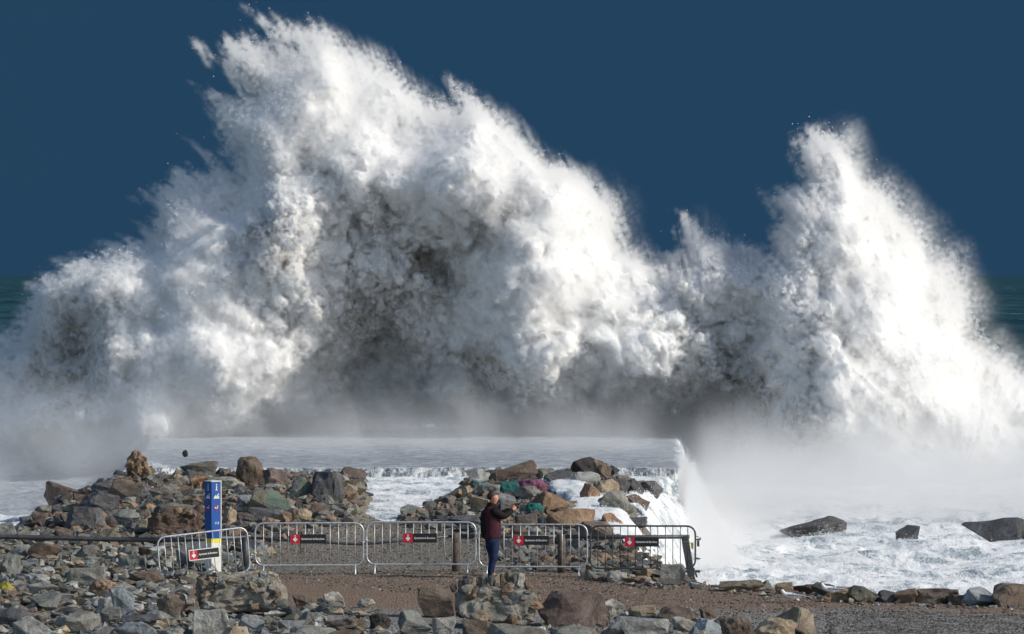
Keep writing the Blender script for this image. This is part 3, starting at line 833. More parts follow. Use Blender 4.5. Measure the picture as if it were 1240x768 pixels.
HEROP = [
 (214,574,32,15,'G','angular','grey rock on the crest with a purple-painted right face','purple'),
 (366,604,26,26,'G','angular','grey-green rock with pale green paint left of the graffiti boulder','green'),
 (326,622,56,28,'M','angular','olive rock with green and teal graffiti above the second barrier','green'),
 (578,591,32,24,'B','wedge','pointed grey rock with teal paint along its foot','teal'),
 (646,599,38,18,'R','round','rock sprayed magenta on the centre mound','magenta'),
 (617,604,28,20,'D','blocky','dark rock with a teal painted cap behind the person','tealcap'),
 (648,626,24,16,'D','round','low rock painted teal right of the person\'s hands','tealcap'),
 (668,586,20,12,'D','angular','small dark rock with a touch of teal by the mossy crest rock','tealcap'),
 (8,720,22,15,'T','angular','tan stone with a yellow patch at the left edge','yellow'),
]
for u, v, w, h, c_, k_, lab in HERO: put_rock(u, v, w, h, c_, k_, lab, tilt=.28 if 'slab' in lab and 560 < u < 800 else 0, depth=w*.6 if 'slab' in lab else None)
for u, v, w, h, c_, k_, lab, pt in HEROP: put_rock(u, v, w, h, c_, k_, lab, paint=pt, rot=0)

# upright two-lobed rock, dark spike, wet wedge and far boulders standing in the surf
put_rock(168, 582, 34, 36, 'O', 'rough', 'upright red-brown two-lobed rock standing on the left mound crest', sink=.1, var=1)
put_rock(318, 566, 13, 15, 'K', 'wedge', 'small black spike of rock on the left crest')
def sea_rock(u, v, w, h, y, clr, kind, label, **kw):
    put_rock(u, v, w, h, clr, kind, label, spot=Vector(((u-620)*y/F, y, CZ-(v-333)*y/F)), sink=.55, **kw)
sea_rock(80, 618, 58, 34, 142, 'R', 'wedge', 'dark wedge-shaped rock rising from the foam left of the left mound', var=2)
sea_rock(915, 646, 54, 11, 146, 'D', 'angular', 'faint low rock in the mist, leftmost of the rocks in the right surf')
sea_rock(988, 652, 86, 25, 141, 'D', 'angular', 'long dark peaked rock in the surf under the right plume')
sea_rock(1100, 660, 30, 23, 138, 'D', 'angular', 'small dark rock alone in the surf')
sea_rock(1158, 664, 34, 12, 137, 'D', 'angular', 'low dark rock touching the big slab at the right edge')
sea_rock(1236, 668, 136, 40, 137, 'D', 'wedge', 'big dark sloping slab in the surf at the right edge')

# the fused concrete lumps : a rough core with cobbles set into it
def lump(name, u, v, w, h, seed, col, stone_cols, n_st, smin, smax, label, squash=.7, seam=.35):
    p = ray_ground(u, v); sc_ = p.y / F
    W, H_, Dp = w*sc_, h*sc_, w*squash*sc_
    r_ = random.Random(seed)
    prof = lambda d: 1 + .22*mnoise.fractal(d*1.2 + Vector((seed, 0, 0)), .8, 2.1, 3)
    bm = bmesh.new(); bmesh.ops.create_icosphere(bm, subdivisions=5, radius=1)
    def surf_pt(d):
        c2 = Vector([math.copysign(abs(c)**.6, c) for c in d])*.62*prof(d)
        return Vector((c2.x*W*.62, c2.y*Dp*.62, H_*.42 + c2.z*H_*.66))
    for q in bm.verts:
        d = q.co.normalized(); c = surf_pt(d)
        f_ = mnoise.fractal(c*4.5 + Vector((seed*7, 0, 0)), .8, 2.2, 5)
        q.co = c + d*f_*.055
    me = bpy.data.meshes.new(name); bm.to_mesh(me); bm.free(); me.materials.append(mat_rock)
    o = bpy.data.objects.new(name, me); o.location = (p.x, p.y + Dp*.45, p.z); o.color = (*col, 1)
    link(o, None, label=label, category='rock')
    for i in range(n_st):
        a_, e_ = r_.uniform(math.pi, 2*math.pi), r_.uniform(-.45, 1.35)
        d = Vector((math.cos(a_)*math.cos(e_), math.sin(a_)*math.cos(e_), math.sin(e_)))
        c = surf_pt(d); sz = (smin + (smax-smin)*r_.random()**1.6)*sc_
        st = bpy.data.objects.new('cobble', variant(r_.choice(('angular', 'round', 'blocky', 'angular')), r_.randrange(4)))
        st.scale = (sz*r_.uniform(.8, 1.4), sz, sz*r_.uniform(.5, .9)); st.rotation_euler = (r_.uniform(-.6, .6), r_.uniform(-.6, .6), r_.uniform(0, 6.28))
        st.location = c - d*sz*.08 - Vector((0, 0, sz*.35)); cc = CLR[r_.choice(stone_cols)]; j = r_.uniform(.75, 1.15); st.color = (cc[0]*j, cc[1]*j, cc[2]*j, 1)
        link(st, o)
    placed.append((u, v, w, h))
    return o
lump('concrete_lump', 290, 748, 134, 62, 3, (.36, .33, .28), ('P', 'P', 'G', 'T', 'Br', 'G'), 75, 6, 17, 'big crumbling lump of concrete and cobbles in front of the leftmost barrier')
lump('rubble_lump', 210, 652, 80, 44, 9, (.17, .115, .085), ('Br', 'R', 'O', 'D', 'T', 'Br'), 46, 5, 13, 'brown crusty rubble lump on the left mound, left of the blue post')
cairn = lump('cairn', 600, 762, 118, 62, 14, (.33, .32, .28), ('G', 'P', 'G', 'T', 'G', 'O'), 42, 6, 20, 'big grey mortared rock pile in front of the person, stones standing on top')
tops = [(549,712,9,9),(558,711,8,12),(565,708,12,14),(573,709,8,12),(580,708,8,13),(587,706,7,17),(594,706,10,15),(601,705,9,13),(608,706,7,14),(615,705,9,18),(622,703,8,12),(630,708,14,17),(638,709,8,10)]
for i, (u, v, w, h) in enumerate(tops):
    y = cairn.location.y - .15 + rrock.uniform(-.1, .1)
    cc = ('Br', 'G', 'D', 'T')[i % 4] if i != 11 else 'P'
    lb = 'pale rounded slab stood on end at the right of the cairn top' if i == 11 else f'{("smallest","short","tall","thin")[i % 4]} {CNAME[cc]} stone set upright on the cairn top, number {("one","two","three","four","five","six","seven","eight","nine","ten","eleven","twelve","thirteen")[i]} from the left'
    put_rock(u, v, w, h, cc, 'angular', lb, spot=Vector(((u-620)*y/F, y, CZ-(v+3-333)*y/F)), name='stone', group='stones stood on the cairn', sink=.3, depth=w*.7)

# fill : rocks between the placed ones, one object each
def in_poly(u, v, pg):
    r_ = False
    for (x1, y1), (x2, y2) in zip(pg, pg[1:] + pg[:1]):
        if (y1 > v) != (y2 > v) and u < (x2-x1)*(v-y1)/(y2-y1)+x1: r_ = not r_
    return r_
ZONES = {
 'left mound': [(0,656),(40,628),(85,598),(140,570),(170,560),(300,556),(400,560),(455,580),(420,602),(398,612),(395,635),(330,660),(200,662),(0,662)],
 'left slope': [(-6,662),(230,662),(330,664),(300,700),(230,705),(225,745),(200,745),(-6,720)],
 'left foreground': [(-6,720),(228,745),(350,748),(380,728),(420,735),(480,758),(500,792),(-6,792)],
 'bottom row': [(480,765),(560,768),(650,762),(740,745),(850,742),(885,760),(1000,790),(480,792)],
 'centre mound': [(470,622),(560,600),(570,575),(690,566),(740,575),(775,590),(800,610),(750,600),(700,592),(690,640),(740,692),(620,692),(585,660),(560,645),(500,640)],
 'right mound foot': [(700,600),(760,610),(780,640),(740,700),(690,690),(650,660)],
 'shore edge': [(735,700),(845,698),(930,708),(1090,720),(1245,722),(1245,740),(1000,732),(850,716),(735,712)],
}
PAL = {'left mound': 'GBrDBrMGRDBrG', 'left slope': 'GBGBBrDGP', 'left foreground': 'GBBGGPDBr', 'bottom row': 'GBGTBrG', 'centre mound': 'GBrBrODGM', 'right mound foot': 'GBrOD', 'shore edge': 'MGBrDR'}
def pal(s_):
    out = []; i = 0
    while i < len(s_):
        if s_[i:i+2] == 'Br': out.append('Br'); i += 2
        else: out.append(s_[i]); i += 1
    return out
SIZES = {'left mound': (14, 34), 'left slope': (18, 42), 'left foreground': (20, 48), 'bottom row': (20, 44), 'centre mound': (12, 30), 'right mound foot': (14, 30), 'shore edge': (12, 26)}
COUNT = {'left mound': 62, 'left slope': 30, 'left foreground': 30, 'bottom row': 9, 'centre mound': 26, 'right mound foot': 6, 'shore edge': 5}
where = {'left mound': 'on the left mound', 'left slope': 'in the left rubble', 'left foreground': 'in the left foreground', 'bottom row': 'in the bottom row',
         'centre mound': 'on the centre mound', 'right mound foot': 'at the wet mound foot', 'shore edge': 'along the shore edge'}
marks = [(-50, 'by the left edge'), (60, 'below the surf wedge'), (140, 'below the upright rock'), (190, 'left of the blue post'), (235, 'beside the blue post'),
         (285, 'right of the blue post'), (330, 'near the second barrier'), (440, 'near the third barrier'), (560, 'near the person'),
         (640, 'near the fourth barrier'), (715, 'near the fifth barrier'), (860, 'right of the barriers'), (1000, 'right of the gulls'), (1120, 'near the right edge')]
rnd = random.Random(11); fills = []
for zn, pg in ZONES.items():
    us = [p_[0] for p_ in pg]; vs = [p_[1] for p_ in pg]; got = tries = 0; pl = pal(PAL[zn])
    while got < COUNT[zn] and tries < 6000:
        tries += 1
        u = rnd.uniform(min(us), max(us)); v = rnd.uniform(min(vs), max(vs))
        if not in_poly(u, v, pg): continue
        w = rnd.uniform(*SIZES[zn]) if tries < 3000 else SIZES[zn][0]
        h = w * rnd.uniform(.34, .68)
        bad = False
        for (pu, pv, pw, ph) in placed:
            if abs(u-pu) < (w+pw)*.36 and abs((v-h*.5)-(pv-ph*.5)) < (h+ph)*.36: bad = True; break
        if bad: continue
        if zn == 'centre mound' and in_poly(u, v, [(655,585),(700,590),(770,680),(720,690),(690,640)]): continue
        c_ = rnd.choice(pl); k_ = rnd.choices(['angular', 'blocky', 'round', 'wedge'], [6, 3, 1.3, 1])[0]
        o = put_rock(u, v, w, h, c_, k_, tilt=rnd.uniform(-.25, .25))
        sz = 'small' if w < SIZES[zn][0] + .33*(SIZES[zn][1]-SIZES[zn][0]) else 'large' if w > SIZES[zn][0] + .75*(SIZES[zn][1]-SIZES[zn][0]) else 'mid-sized'
        mk_ = [m_ for lo_, m_ in marks if u >= lo_][-1]
        fills.append((f'{sz} {CNAME[c_]} rock {where[zn]}, {mk_}', u, o)); got += 1
from collections import defaultdict
cls = defaultdict(list)
for lb, u, o in fills: cls[lb].append((u, o))
ORD = ['leftmost', 'second from left', 'third from left', 'fourth from left', 'fifth from left', 'sixth from left', 'seventh from left', 'eighth from left']
for lb, L_ in cls.items():
    L_.sort(key=lambda t_: t_[0])
    for i, (u, o) in enumerate(L_):
        o['label'] = lb if len(L_) == 1 else (ORD[min(i, 7)] + ' ' + lb)
        o['group'] = 'rocks ' + [w_ for w_ in where.values() if w_ in lb][0]
print('rocks', len([o for o in bpy.data.objects if o.name.startswith('rock')]))

# small stones filling the gaps : one mesh per area, nobody could count them
def scatter_stones(name, pg, n, wmin, wmax, label, seed, cols, mats, sink=.25, power=2.):
    r_ = random.Random(seed); us = [p_[0] for p_ in pg]; vs = [p_[1] for p_ in pg]
    base = []
    for k2 in range(5):
        bm = bmesh.new()
        for _ in range(9): bm.verts.new(Vector((r_.gauss(0, 1), r_.gauss(0, 1), r_.gauss(0, 1))).normalized()*r_.uniform(.7, 1))
        res = bmesh.ops.convex_hull(bm, input=bm.verts)
        bm.verts.index_update()
        bmesh.ops.delete(bm, geom=[g for g in bm.verts if not g.link_faces], context='VERTS')
        bmesh.ops.triangulate(bm, faces=bm.faces); bm.verts.index_update()
        base.append((np.array([v_.co[:] for v_ in bm.verts]), np.array([[q.index for q in f.verts] for f in bm.faces]))); bm.free()
    V_, F_, C_ = [], [], []; off = 0; m_ = 0
    while m_ < n:
        u = r_.uniform(min(us), max(us)); v = r_.uniform(min(vs), max(vs))
        if not in_poly(u, v, pg): continue
        m_ += 1
        p = ray_ground(u, v)
        if p.y > 119 and table_z(p.x, p.y, _TW) > p.z + .02: continue
        sz_ = (wmin + (wmax-wmin)*r_.random()**power) * p.y/F*.5
        bv, bf = base[r_.randrange(5)]; a = r_.uniform(0, 6.28); c2, s2_ = math.cos(a), math.sin(a)
        q = bv*np.array([r_.uniform(.8, 1.3), r_.uniform(.8, 1.3), r_.uniform(.5, .9)])*sz_
        q = np.stack([q[:, 0]*c2-q[:, 1]*s2_, q[:, 0]*s2_+q[:, 1]*c2, q[:, 2]], -1)+np.array([p.x, p.y, p.z+sz_*(.5-sink)])
        V_.append(q); F_.append(bf+off); off += len(bv); c3 = cols[r_.randrange(len(cols))]; j = r_.uniform(.5, 1.2); C_ += [(c3[0]*j, c3[1]*j, c3[2]*j, 1)]*len(bv)
    V_ = np.concatenate(V_); F_ = np.concatenate(F_)
    o = mesh_obj(name, V_, [tuple(f) for f in F_.tolist()], mats, None, False, kind='stuff', label=label)
    at = o.data.color_attributes.new('stone_tint', 'FLOAT_COLOR', 'POINT'); at.data.foreach_set('color', np.array(C_, np.float32).ravel())
    return o
mat_stones, nt, b = new_mat('loose_stones')
vcn = nt.nodes.new('ShaderNodeAttribute'); vcn.attribute_name = 'stone_tint'; geo = nt.nodes.new('ShaderNodeNewGeometry')
n1 = noise_node(nt, 12, 5, .7, geo.outputs['Position'])
nt.links.new(mixc(nt, ramp(nt, n1.outputs[0], .3, .65), mixc(nt, 1., vcn.outputs['Color'], (.4, .4, .4), 'MULTIPLY'), vcn.outputs['Color']), b.inputs['Base Color'])
b.inputs['Roughness'].default_value = .8; bump(nt, b, n1.outputs[0], .7, .04)
STC = [CLR[k2] for k2 in ('G', 'B', 'G', 'Br', 'T', 'D', 'P', 'M')]
STM = [CLR[k2] for k2 in ('G', 'Br', 'D', 'Br', 'M', 'D', 'G', 'R', 'O')]
GRV = [(.24, .22, .20), (.17, .13, .105), (.36, .34, .31), (.13, .115, .10), (.22, .145, .11)]
scatter_stones('loose_stones', ZONES['left mound'], 2300, 6, 27, 'small stones between the rocks of the left mound', 1, STM, mat_stones)
scatter_stones('loose_stones', ZONES['left slope'], 1300, 6, 26, 'small grey stones in the gaps of the left rubble', 2, STC, mat_stones)
scatter_stones('loose_stones', ZONES['left foreground'], 1200, 5, 24, 'small stones between the left foreground rocks', 3, STC, mat_stones)
scatter_stones('loose_stones', ZONES['bottom row'], 800, 5, 22, 'small stones among the bottom row of rocks', 4, STC, mat_stones)
scatter_stones('loose_stones', ZONES['centre mound'], 1900, 5, 24, 'small stones between the rocks of the centre mound', 5, STM, mat_stones)
scatter_stones('loose_stones', [(385,640),(380,615),(405,604),(440,578),(458,584),(440,606),(420,640)], 260, 6, 26, 'small brown stones on the seaward end of the left mound', 10, STM, mat_stones)
scatter_stones('loose_stones', [(700,640),(770,650),(830,705),(740,706),(690,690)], 420, 6, 26, 'small wet stones on the bank behind the last barrier', 9, STM, mat_stones)
scatter_stones('loose_stones', ZONES['shore edge'], 500, 4, 15, 'small stones along the far edge of the track', 6, STC, mat_stones)
scatter_stones('pebbles', [(300,640),(560,612),(600,640),(720,690),(1245,735),(1245,775),(1000,775),(880,750),(330,705),(300,690)], 22000, 1.2, 4.6, 'pebbles and gravel scattered over the track', 7, GRV, mat_stones, power=3)
scatter_stones('pebbles', [(1000,738),(1245,745),(1245,790),(980,790),(1000,765)], 7000, 1.5, 4.5, 'grey gravel heap along the lower right of the track', 8, [(.14,.14,.135),(.26,.26,.25),(.06,.06,.06),(.18,.17,.15)], mat_stones, power=2.5)

# ------------------------------------------------------------------ crowd barriers
mat_galv = simple_mat('galvanised_steel', (.50, .53, .55), .42, .55, .25, 14)
mat_darksteel = simple_mat('dark_steel', (.055, .062, .068), .5, .3, .3, 14)  # darker steel tone for the last barrier and its latch
mat_black = simple_mat('black_plastic', (.012, .012, .014), .45, 0, .2, 6)
mat_red = simple_mat('red_print', (.50, .012, .03), .5, 0, .05, 6)
mat_white = simple_mat('white_print', (.72, .72, .72), .5, 0, .03, 6)
mat_blue = simple_mat('blue_panel', (.003, .068, .30), .35, 0, .12, 5)
mat_yellow = simple_mat('yellow_band', (.72, .60, .02), .5, 0, .08, 8)
mat_postwhite = simple_mat('off_white_paint', (.66, .67, .62), .6, 0, .10, 6)
mat_wood = simple_mat('weathered_wood', (.085, .066, .052), .85, 0, .45, 9, .6)
mat_rail = simple_mat('dark_handrail', (.06, .066, .072), .5, .2, .3, 10)

def text_mesh(name, body, size, mat, parent, loc, rot, width=None, height=None):
    cu = bpy.data.curves.new(name, 'FONT'); cu.body = body; cu.size = size; cu.extrude = .0015; cu.align_x = 'LEFT'; cu.align_y = 'CENTER'; cu.resolution_u = 2
    cu.offset = size * .018
    tmp = bpy.data.objects.new(name, cu); COL.objects.link(tmp)
    dg = bpy.context.evaluated_depsgraph_get(); dg.update()
    me = bpy.data.meshes.new_from_object(tmp.evaluated_get(dg)); bpy.data.objects.remove(tmp)
    me.name = name; me.materials.clear(); me.materials.append(mat)
    o = bpy.data.objects.new(name, me); o.location = loc; o.rotation_euler = rot
    xs_ = [v_.co.x for v_ in me.vertices]; wd = max(xs_) - min(xs_)
    if width: o.scale.x = width / wd
    if height:
        ys2 = [v_.co.y for v_ in me.vertices]; o.scale.y = height / (max(ys2) - min(ys2))
    return link(o, parent)

def rounded_rect(w, z0, z1, r):
    pts = []
    for cx, cz, a0 in ((w/2-r, z1-r, 0), (-w/2+r, z1-r, 90), (-w/2+r, z0+r, 180), (w/2-r, z0+r, 270)):
        for k2 in range(6):
            a = math.radians(a0 + k2 * 18); pts.append((cx + r*math.cos(a), 0, cz + r*math.sin(a)))
    return pts

def barrier(u0, u1, y0, y1, mat, label, nbars, sign_u, border=False, zf=.20, ztop=1.07, dark=False, zs=.745):
    """crowd barrier between photograph columns u0 and u1, its ends at distances y0 and y1"""
    A = Vector(((u0-620)*y0/F, y0, 0)); B = Vector(((u1-620)*y1/F, y1, 0))
    mid = (A + B) / 2; w = (B - A).length; ang = math.atan2(B.y-A.y, B.x-A.x)
    zg = float(ground_z(mid.x, mid.y))
    t = empty('crowd_barrier', (mid.x, mid.y, zg), ang, label=label, category='barrier', group='crowd barriers across the track')
    Shape().tube(rounded_rect(w, zf, ztop, .17), .019, 8, True).build('frame', mat, t, True)
    for i in range(nbars):
        x = -w/2 + w * (i + 1) / (nbars + 1)
        Shape().tube([(x, 0, zf), (x, 0, ztop)], .0085, 6).build('bar', mat, t, True)
    for sx3 in (-1, 1):
        x = sx3 * (w/2 - (.17 if not dark else .03))
        Shape().tube([(x, -.30, 0.02), (x, -.02, zf-.01), (x, 0, zf), (x, .02, zf-.01), (x+.06, .30, 0.02)], .020, 7).build('foot', mat, t, True)
        hk = Shape()
        for z in (.42, .86):
            hk.tube([(sx3*(w/2), 0, z), (sx3*(w/2+.055), 0, z), (sx3*(w/2+.055), 0, z-.05)], .009, 5)
        hk.build('hook', mat, t, True)
    # sign
    sw_, sh_ = sign_u[1], .19
    sxm = -w/2 + sign_u[0] * w
    s_ = Shape().box((sxm, -.030, zs), (sw_, .012, sh_)).build('sign', mat_black, t)
    if border:
        bd = Shape()
        for dx, dz, lx, lz in ((0, sh_/2+.008, sw_+.03, .016), (0, -sh_/2-.008, sw_+.03, .016), (-sw_/2-.008, 0, .016, sh_), (sw_/2+.012, 0, .024, sh_)):
            bd.box((sxm+dx, -.030, zs+dz), (lx, .016, lz))
        bd.build('sign_border', mat_white, s_)
    sq = .20 if not border else .17
    Shape().box((sxm - sw_/2 + sq/2, -.0385, zs), (sq, .004, sh_-.004)).build('red_panel', mat_red, s_)
    cx = sxm - sw_/2 + sq/2
    e = Shape()
    yq = -.0425
    dv = [(cx, yq, zs-.062), (cx+.050, yq, zs-.010), (cx, yq, zs+.042), (cx-.050, yq, zs-.010)]
    e.add(dv + [(a, yq-.003, c) for a, _, c in dv], [(4,5,6,7), (0,4,7,3), (1,5,4,0), (2,6,5,1), (3,7,6,2)])
    e.box((cx, yq-.002, zs+.058), (.042, .003, .012)); e.box((cx, yq-.002, zs+.072), (.014, .003, .02))
    e.build('emblem', mat_white, s_)
    text_mesh('lettering', 'Ajuntament de Barcelona', .05, mat_white, s_, (sxm - sw_/2 + sq + .025, -.040, zs + (.0 if not border else .0)), (math.pi/2, 0, 0), sw_ - sq - .06, .058)
    return t
b1 = barrier(195, 304, 99.5, 100.3, mat_galv, 'leftmost galvanised crowd barrier, turned at an angle in front of the blue post', 12, (.50, .64), True, zf=.12, ztop=1.04, zs=.60)
b1.rotation_euler.y = -.09; b1.location.z -= .12
barrier(309, 440, 100.6, 100.7, mat_galv, 'galvanised crowd barrier just right of the blue post, second from left', 12, (.49, .74))
barrier(444, 576, 100.7, 100.7, mat_galv, 'galvanised crowd barrier left of the standing person, third from left', 13, (.49, .70))
barrier(580, 711, 100.3, 100.2, mat_galv, 'galvanised crowd barrier right of the standing person, fourth from left', 12, (.485, .72))
barrier(715, 842, 99.8, 99.7, mat_darksteel, 'dark crowd barrier at the right end beside the falling water', 13, (.49, .70), dark=True)
# cable ties joining the barriers, latch on the last one
mat_tie = simple_mat('white_tie', (.6, .6, .58), .5)
for (u, v, y, lb) in ((307, 670, 100.4, 'white cable tie between the first and second barrier'), (442, 655, 100.5, 'white cable tie between the second and third barrier'),
                      (577, 652, 100.4, 'pale cable tie between the third and fourth barrier'), (713, 655, 99.9, 'white cable tie between the fourth and fifth barrier')):
    x = (u-620)*y/F; z = CZ-(v-333)*y/F
    Shape().tube([(x-.06, y-.03, z), (x, y-.05, z+.03), (x+.06, y-.03, z+.01), (x+.02, y+.03, z-.02), (x-.05, y+.02, z-.03)], .011, 5, True).tube([(x, y-.05, z), (x+.04, y-.06, z+.09)], .006, 4).build('cable_tie', mat_tie, None, True, label=lb, category='cable tie', group='cable ties joining the barriers')
y = 99.75
x = (846-620)*y/F
l_ = Shape().box((x-.02, y, .78), (.10, .03, .03)).box((x-.01, y, .70), (.05, .03, .12)).box((x+.03, y, .80), (.03, .03, .05)).box((x-.02, y, .39), (.11, .025, .025))
l_.build('latch', mat_darksteel, None, False, label='dark hinge hooks sticking out of the right end of the last barrier', category='latch')
x = (838-620)*y/F
Shape().tube([(x-.16, y+.1, .74), (x-.08, y+.02, .73), (x, y-.03, .70)], .008, 5).add([(x-.03, y-.035, .72), (x+.03, y-.035, .72), (x+.025, y-.03, .58), (x-.02, y-.04, .60)], [(0, 1, 2, 3)]).build('barrier_tape', mat_yellow, None, False, label='scrap of yellow tape tied to the right end of the last barrier', category='tape')

# ------------------------------------------------------------------ handrail behind the barriers
YR = 101.6
def rp(u, v, y=YR): return Vector(((u-620)*y/F, y, CZ-(v-333)*y/F))
rail = empty('handrail', (0, YR, 0), 0, label='long dark handrail running behind the barriers on squat posts', category='handrail')
def local(p): return Vector(p) - Vector((0, YR, 0))
def rails(pts, r, name='rail', mt=None): return Shape().tube([local(rp(*p_)) for p_ in pts], r, 8).build(name, mt or mat_rail, rail, True)
rails([(-60,648), (0,650), (60,651.5), (120,653), (200,654), (298,651)], .05)
rails([(298,651), (360,655), (430,659), (452,658), (552,649)], .028, 'rail')
rails([(552,649), (680,650)], .042)
rails([(680,650), (760,650.5), (835,650)], .042)
for (u, v0, v1, r_, mt) in ((297,652,697,.072,mat_rail), (552,647,704,.085,mat_wood), (680,649,706,.085,mat_wood)):
    a = rp(u, v0); bz = float(ground_z(a.x, a.y)) - .05
    Shape().tube([local((a.x, a.y, bz)), local((a.x, a.y, a.z+.03))], r_, 10).build('post', mt, rail, True)
a = rp(829, 649); b_ = rp(838, 704)
Shape().box(local((a + b_) / 2), (.15, .12, (a - b_).length), Euler((0, -.16, 0)).to_matrix()).build('post', mat_rail, rail)
Shape().box(local(rp(838, 692)), (.34, .08, .05)).build('bracket', mat_rail, rail)

# ------------------------------------------------------------------ blue information post
y = 101.2; x = (258-620)*y/F; zt = CZ-(582-333)*y/F; zb = float(ground_z(x, y)) - .06
post = empty('information_post', (x, y, 0), 0, label='tall blue square post with white pictograms, yellow band and white base', category='post')
def prism(z0, z1, s2_, name, mat, parent, ang=math.radians(38), **kw):
    sh = Shape(); R_ = Matrix.Rotation(ang, 3, 'Z')
    sh.box((0, 0, (z0+z1)/2), (s2_, s2_, z1-z0), R_)
    return sh.build(name, mat, parent, **kw)
zy = CZ-(652-333)*y/F; zy2 = CZ-(657-333)*y/F
S = .245
prism(zy, zt-.02, S, 'blue_panel', mat_blue, post); prism(zt-.02, zt, S+.012, 'cap', mat_postwhite, post)
prism(zy2, zy, S+.004, 'yellow_band', mat_yellow, post); prism(zb, zy2, S, 'white_base', mat_postwhite, post)
ANG = math.radians(38)
def on_face(face, dx, z, out):
    """point on the right (0) or left (1) camera-facing side"""
    n_ = Vector((math.sin(ANG), -math.cos(ANG), 0)) if face == 0 else Vector((-math.cos(ANG), -math.sin(ANG), 0))
    t_ = Vector((math.cos(ANG), math.sin(ANG), 0)) if face == 0 else Vector((math.sin(ANG), -math.cos(ANG), 0))
    return n_*(S/2+out)+t_*dx+Vector((0, 0, z)), ANG if face == 0 else ANG - math.pi/2
Rm = Matrix.Rotation(ANG, 3, 'Z')
eg = Shape(); p_, _ = on_face(0, S/2-.008, (zt+zy)/2, .002); eg.box(p_, (.018, .008, zt-zy-.03), Rm); eg.build('edge_strip', mat_postwhite, post)
for face in (0, 1):
    Rf = Matrix.Rotation(on_face(face, 0, 0, 0)[1], 3, 'Z')
    m_w = mat_white
    z = zt-.13
    s_ = Shape().box(on_face(face, 0, z+.05, .003)[0], (.025, .004, .025), Rf).box(on_face(face, 0, z-.02, .003)[0], (.022, .004, .09), Rf).box(on_face(face, 0, z-.065, .003)[0], (.05, .004, .014), Rf)
    s_.build('pictogram', m_w, post)
    z = zt-.33
    s_ = Shape()
    for dx, hh_ in ((-.05, .035), (-.025, .06), (.0, .05), (.03, .075), (.055, .04)): s_.box(on_face(face, dx, z+hh_/2-.03, .003)[0], (.02, .004, hh_), Rf)
    s_.box(on_face(face, 0, z-.035, .0035)[0], (.14, .004, .012), Rf).box(on_face(face, .05, z+.05, .0035)[0], (.012, .004, .04), Rf)
    s_.build('pictogram', m_w, post)
    z = zt-.56
    s_ = Shape()
    ring = [on_face(face, .065*math.cos(a*math.pi/8), z+.065*math.sin(a*math.pi/8), .004)[0] for a in range(16)]
    s_.tube(ring, .006, 4, True)
    s_.build('warning_ring', mat_red, post)
    s_ = Shape().box(on_face(face, -.03, z, .003)[0], (.03, .004, .025), Rf).box(on_face(face, .01, z-.01, .003)[0], (.04, .004, .018), Rf).box(on_face(face, .03, z+.02, .003)[0], (.015, .004, .055), Rf)
    s_.build('pictogram', m_w, post)
pt, an = on_face(0, -.05, zt-.88, .004)
text_mesh('lettering', '112', .07, mat_white, post, pt, (math.pi/2, 0, an), .10)

# ------------------------------------------------------------------ person
mat_skin = simple_mat('skin', (.46, .22, .15), .55, 0, .12, 20)
mat_jacket = simple_mat('maroon_jacket', (.048, .011, .020), .75, 0, .35, 7, .4, .2)
mat_sleeve = simple_mat('black_sleeve_cloth', (.008, .007, .008), .8, 0, .3, 8, .4, .2)  # sleeves and collar; also paints the shaded back of the jacket black
mat_jeans = simple_mat('blue_jeans', (.009, .020, .055), .85, 0, .6, 7, .4, .2)
mat_hair = simple_mat('dark_hair', (.010, .008, .007), .6, 0, .3, 40, .8)
mat_shoe = simple_mat('dark_shoe', (.02, .02, .022), .6)
def skin(name, nodes, edges, mat, parent, root=0, sub=2, tint=None):
    """one continuous skinned surface grown along connected joints: nodes = [(x,y,z,rx,ry)]"""
    me = bpy.data.meshes.new(name); me.from_pydata([n_[:3] for n_ in nodes], edges, []); me.update()
    o = bpy.data.objects.new(name, me); COL.objects.link(o)
    m_ = o.modifiers.new('skin', 'SKIN'); m_.use_smooth_shade = True
    sk = me.skin_vertices[0].data if me.skin_vertices else None
    if sk is None:
        me.skin_vertices.new() if hasattr(me.skin_vertices, 'new') else None
    dg = bpy.context.evaluated_depsgraph_get(); dg.update()
    sk = o.data.skin_vertices[0].data
    for i, n_ in enumerate(nodes): sk[i].radius = (n_[3], n_[4] if len(n_) > 4 else n_[3]); sk[i].use_root = (i == root)
    s_ = o.modifiers.new('sub', 'SUBSURF'); s_.levels = sub; s_.render_levels = sub
    dg.update()
    me2 = bpy.data.meshes.new_from_object(o.evaluated_get(dg)); bpy.data.objects.remove(o)
    me2.name = name; me2.materials.clear(); me2.materials.append(mat)
    me2.polygons.foreach_set('use_smooth', [True]*len(me2.polygons))
    return link(bpy.data.objects.new(name, me2), parent)
py = 99.4; px_ = (596-620)*py/F; pz = float(ground_z(px_, py))
person = empty('person', (px_, py, pz), .35, label='person in a dark maroon jacket and blue jeans holding up a phone towards the wave', category='person')
